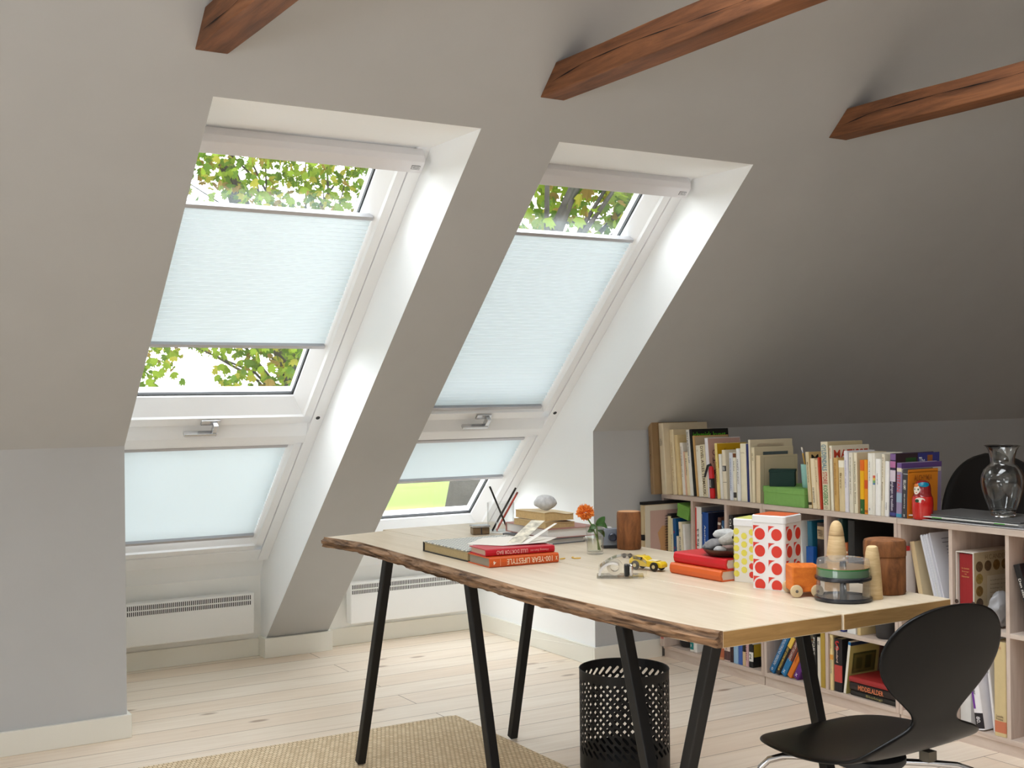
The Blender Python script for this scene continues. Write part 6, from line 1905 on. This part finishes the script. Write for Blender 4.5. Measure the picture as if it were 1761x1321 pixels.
CLUSTERS_RIGHT = [(4.82,8.04,3.69),(4.59,7.8,3.44),(4.95,8.37,3.43),(4.97,8.41,3.21),(4.6,7.75,3.02),(5.0,8.33,2.93),(4.68,7.88,2.6),(4.92,8.23,2.61),(5.54,8.96,3.98),(5.1,8.15,3.55),(4.77,7.74,3.36),(5.35,8.71,3.39),(5.34,8.64,3.14),(5.3,8.5,3.04),(5.35,8.75,2.78),(5.55,8.95,2.63),(5.65,8.81,3.97),(5.02,7.89,3.56),(5.32,8.27,3.49),(4.93,7.56,3.1),(5.58,8.6,3.13),(5.18,7.96,2.93),(5.27,8.22,2.67),(5.76,8.86,2.69),(5.4,8.12,3.74),(5.67,8.55,3.75),(5.95,8.73,3.67),(5.75,8.71,3.34),(5.39,8.06,3.12),(5.85,8.67,3.08),(5.14,7.65,2.6),(5.56,8.27,2.63),(5.26,7.65,3.73),(5.68,8.09,3.68),(6.01,8.61,3.56),(5.47,7.94,3.3),(5.29,7.7,3.01),(5.92,8.57,2.81),(5.98,8.33,3.93),(6.1,8.5,3.78),(5.4,7.41,3.29),(5.69,7.83,3.18),(5.7,7.9,3.15),(5.5,7.6,2.8),(5.44,7.41,2.59),(5.7,7.84,2.61),(6.03,8.02,3.82),(6.27,8.34,3.74),(6.2,8.16,3.48),(5.84,7.81,3.2),(5.53,7.45,2.92),(5.61,7.46,2.78),(6.01,7.93,2.75),(5.79,7.63,2.49),(5.91,7.45,3.66),(6.17,7.8,3.68),(5.77,7.33,3.3),(6.42,8.26,3.36),(5.78,7.5,2.95),(6.26,8.12,3.05),(5.77,7.3,2.6),(6.08,7.8,2.6),(5.69,7.01,3.52),(6.63,8.25,3.79),(6.11,7.53,3.41),(6.66,8.14,3.47),(5.91,7.2,3.04),(6.1,7.43,2.82),(6.48,7.96,2.86),(6.36,7.91,2.63),(6.02,7.08,3.6),(6.51,7.7,3.66),(6.73,7.94,3.62),(6.34,7.51,3.2),(5.93,7.17,3.02),(6.36,7.63,2.98),(6.05,7.18,2.59),(6.07,6.93,3.58),(6.71,7.71,3.63),(6.9,7.88,3.58),(6.09,7.05,3.17),(6.59,7.6,3.08),(6.64,7.63,2.88),(6.16,7.11,2.59),(6.17,7.18,2.5),(6.72,7.36,3.75),(6.72,7.41,3.68),(6.65,7.29,3.44),(6.17,6.78,3.15),(6.99,7.65,3.12),(6.29,6.99,2.87),(6.13,6.89,2.66),(6.82,7.66,2.6),(6.22,6.65,3.62),(6.92,7.51,3.63),(6.17,6.65,3.18),(6.71,7.1,3.17),(6.47,6.88,2.92),(7.04,7.62,2.95),(7.19,7.71,2.86),(6.58,7.02,2.54)]

def branches(k, clusters, trunk_top, n, seed):
    rnd = random.Random(seed)
    for c in rnd.sample(clusters, n):
        a, e = Vector(trunk_top), Vector(c)
        m = (a + e) / 2 + Vector((rnd.uniform(-.3, .3), rnd.uniform(-.3, .3), rnd.uniform(0, .5)))
        k.tube([a, m, e], [0.026, 0.014, 0.005], 7)
tr1 = thing('tree', 'broad leafy maple tree outside the left window', 'tree', (5.13, 12.09, GZ))
o1 = Vector(tr1.location)
rel = lambda cl, o: [(x - o.x, y - o.y, z - o.z) for x, y, z in cl]
cl1 = rel(CLUSTERS_LEFT, o1)
k = MB().tube([(0, 0, 0), (0.05, 0.1, 1.6), (-0.1, 0.0, 3.4), (-0.6, 0.1, 5.0), (-1.2, 0.0, 6.6)], [0.34, 0.26, 0.22, 0.16, 0.08], 12)
branches(k, cl1, (-0.1, 0, 3.6), 16, 3)
branches(k, cl1, (-0.6, 0.1, 5.0), 16, 4)
k.build('trunk', M_TRUNK, tr1, smooth=True)
foliage('foliage', cl1, 34, 0.30, 0.098, 21, LM, tr1)
tr2 = thing('tree', 'tree with a thick grey trunk outside the right window, leaves above and trunk below', 'tree', (4.44, 7.85, GZ))
o2 = Vector(tr2.location)
cl2 = rel(CLUSTERS_RIGHT, o2)
k = MB()
rings = []
for i in range(26):
    t = i / 25
    z_ = t * 7.0
    sh = 1.55 * t ** 3.7
    cx, cy = sh * 0.856, -sh * 0.517
    r = (0.38 - 0.06 * t if t < 0.5 else 0.35 - 1.1 * (t - 0.5)) if t < 0.78 else 0.045
    r = max(r, 0.045)
    rings.append([(cx + (r + 0.03 * noise.noise(Vector((q, z_ * 1.5, 1)))) * math.cos(2 * math.pi * q / 20), cy + (r + 0.03 * noise.noise(Vector((q, z_ * 1.5, 9)))) * math.sin(2 * math.pi * q / 20), z_) for q in range(20)])
k.rings(rings)
branches(k, cl2, (0.45, -0.27, 5.0), 8, 5)
k.build('trunk', M_TRUNK, tr2, smooth=True)
foliage('foliage', cl2, 34, 0.30, 0.098, 33, LM, tr2)
def bush(label, x, y, h, seed):
    t = thing('shrub', label, 'shrub', (x, y, GZ), group='young shrubs at the field edge')
    rnd = random.Random(seed)
    k = MB()
    cl = []
    for i in range(9):
        a = 2 * math.pi * i / 9
        e = Vector((0.32 * math.cos(a) * rnd.uniform(.4, 1), 0.32 * math.sin(a) * rnd.uniform(.4, 1), h * rnd.uniform(.7, 1)))
        k.tube([(0.03 * math.cos(a), 0.03 * math.sin(a), 0), e * 0.5, e], [0.014, 0.01, 0.004], 6)
        for f in (0.5, 0.65, 0.8, 0.9, 1.0):
            cl.append(tuple(e * f))
    k.build('stems', M_TRUNK, t)
    foliage('foliage', cl, 9, 0.16, 0.07, seed, [thinsheet('shrub_leaf', (78, 100, 46), 0.45), thinsheet('shrub_leaf_pale', (98, 116, 60), 0.45)], t)
bush('young green shrub at the left corner of the lower right pane', 5.95, 12.7, 2.85, 41)
bush('low green shrub in the middle of the lower right pane', 5.80, 11.6, 2.75, 42)
bush('young green shrub beside the thick grey trunk', 5.45, 10.2, 3.02, 43)
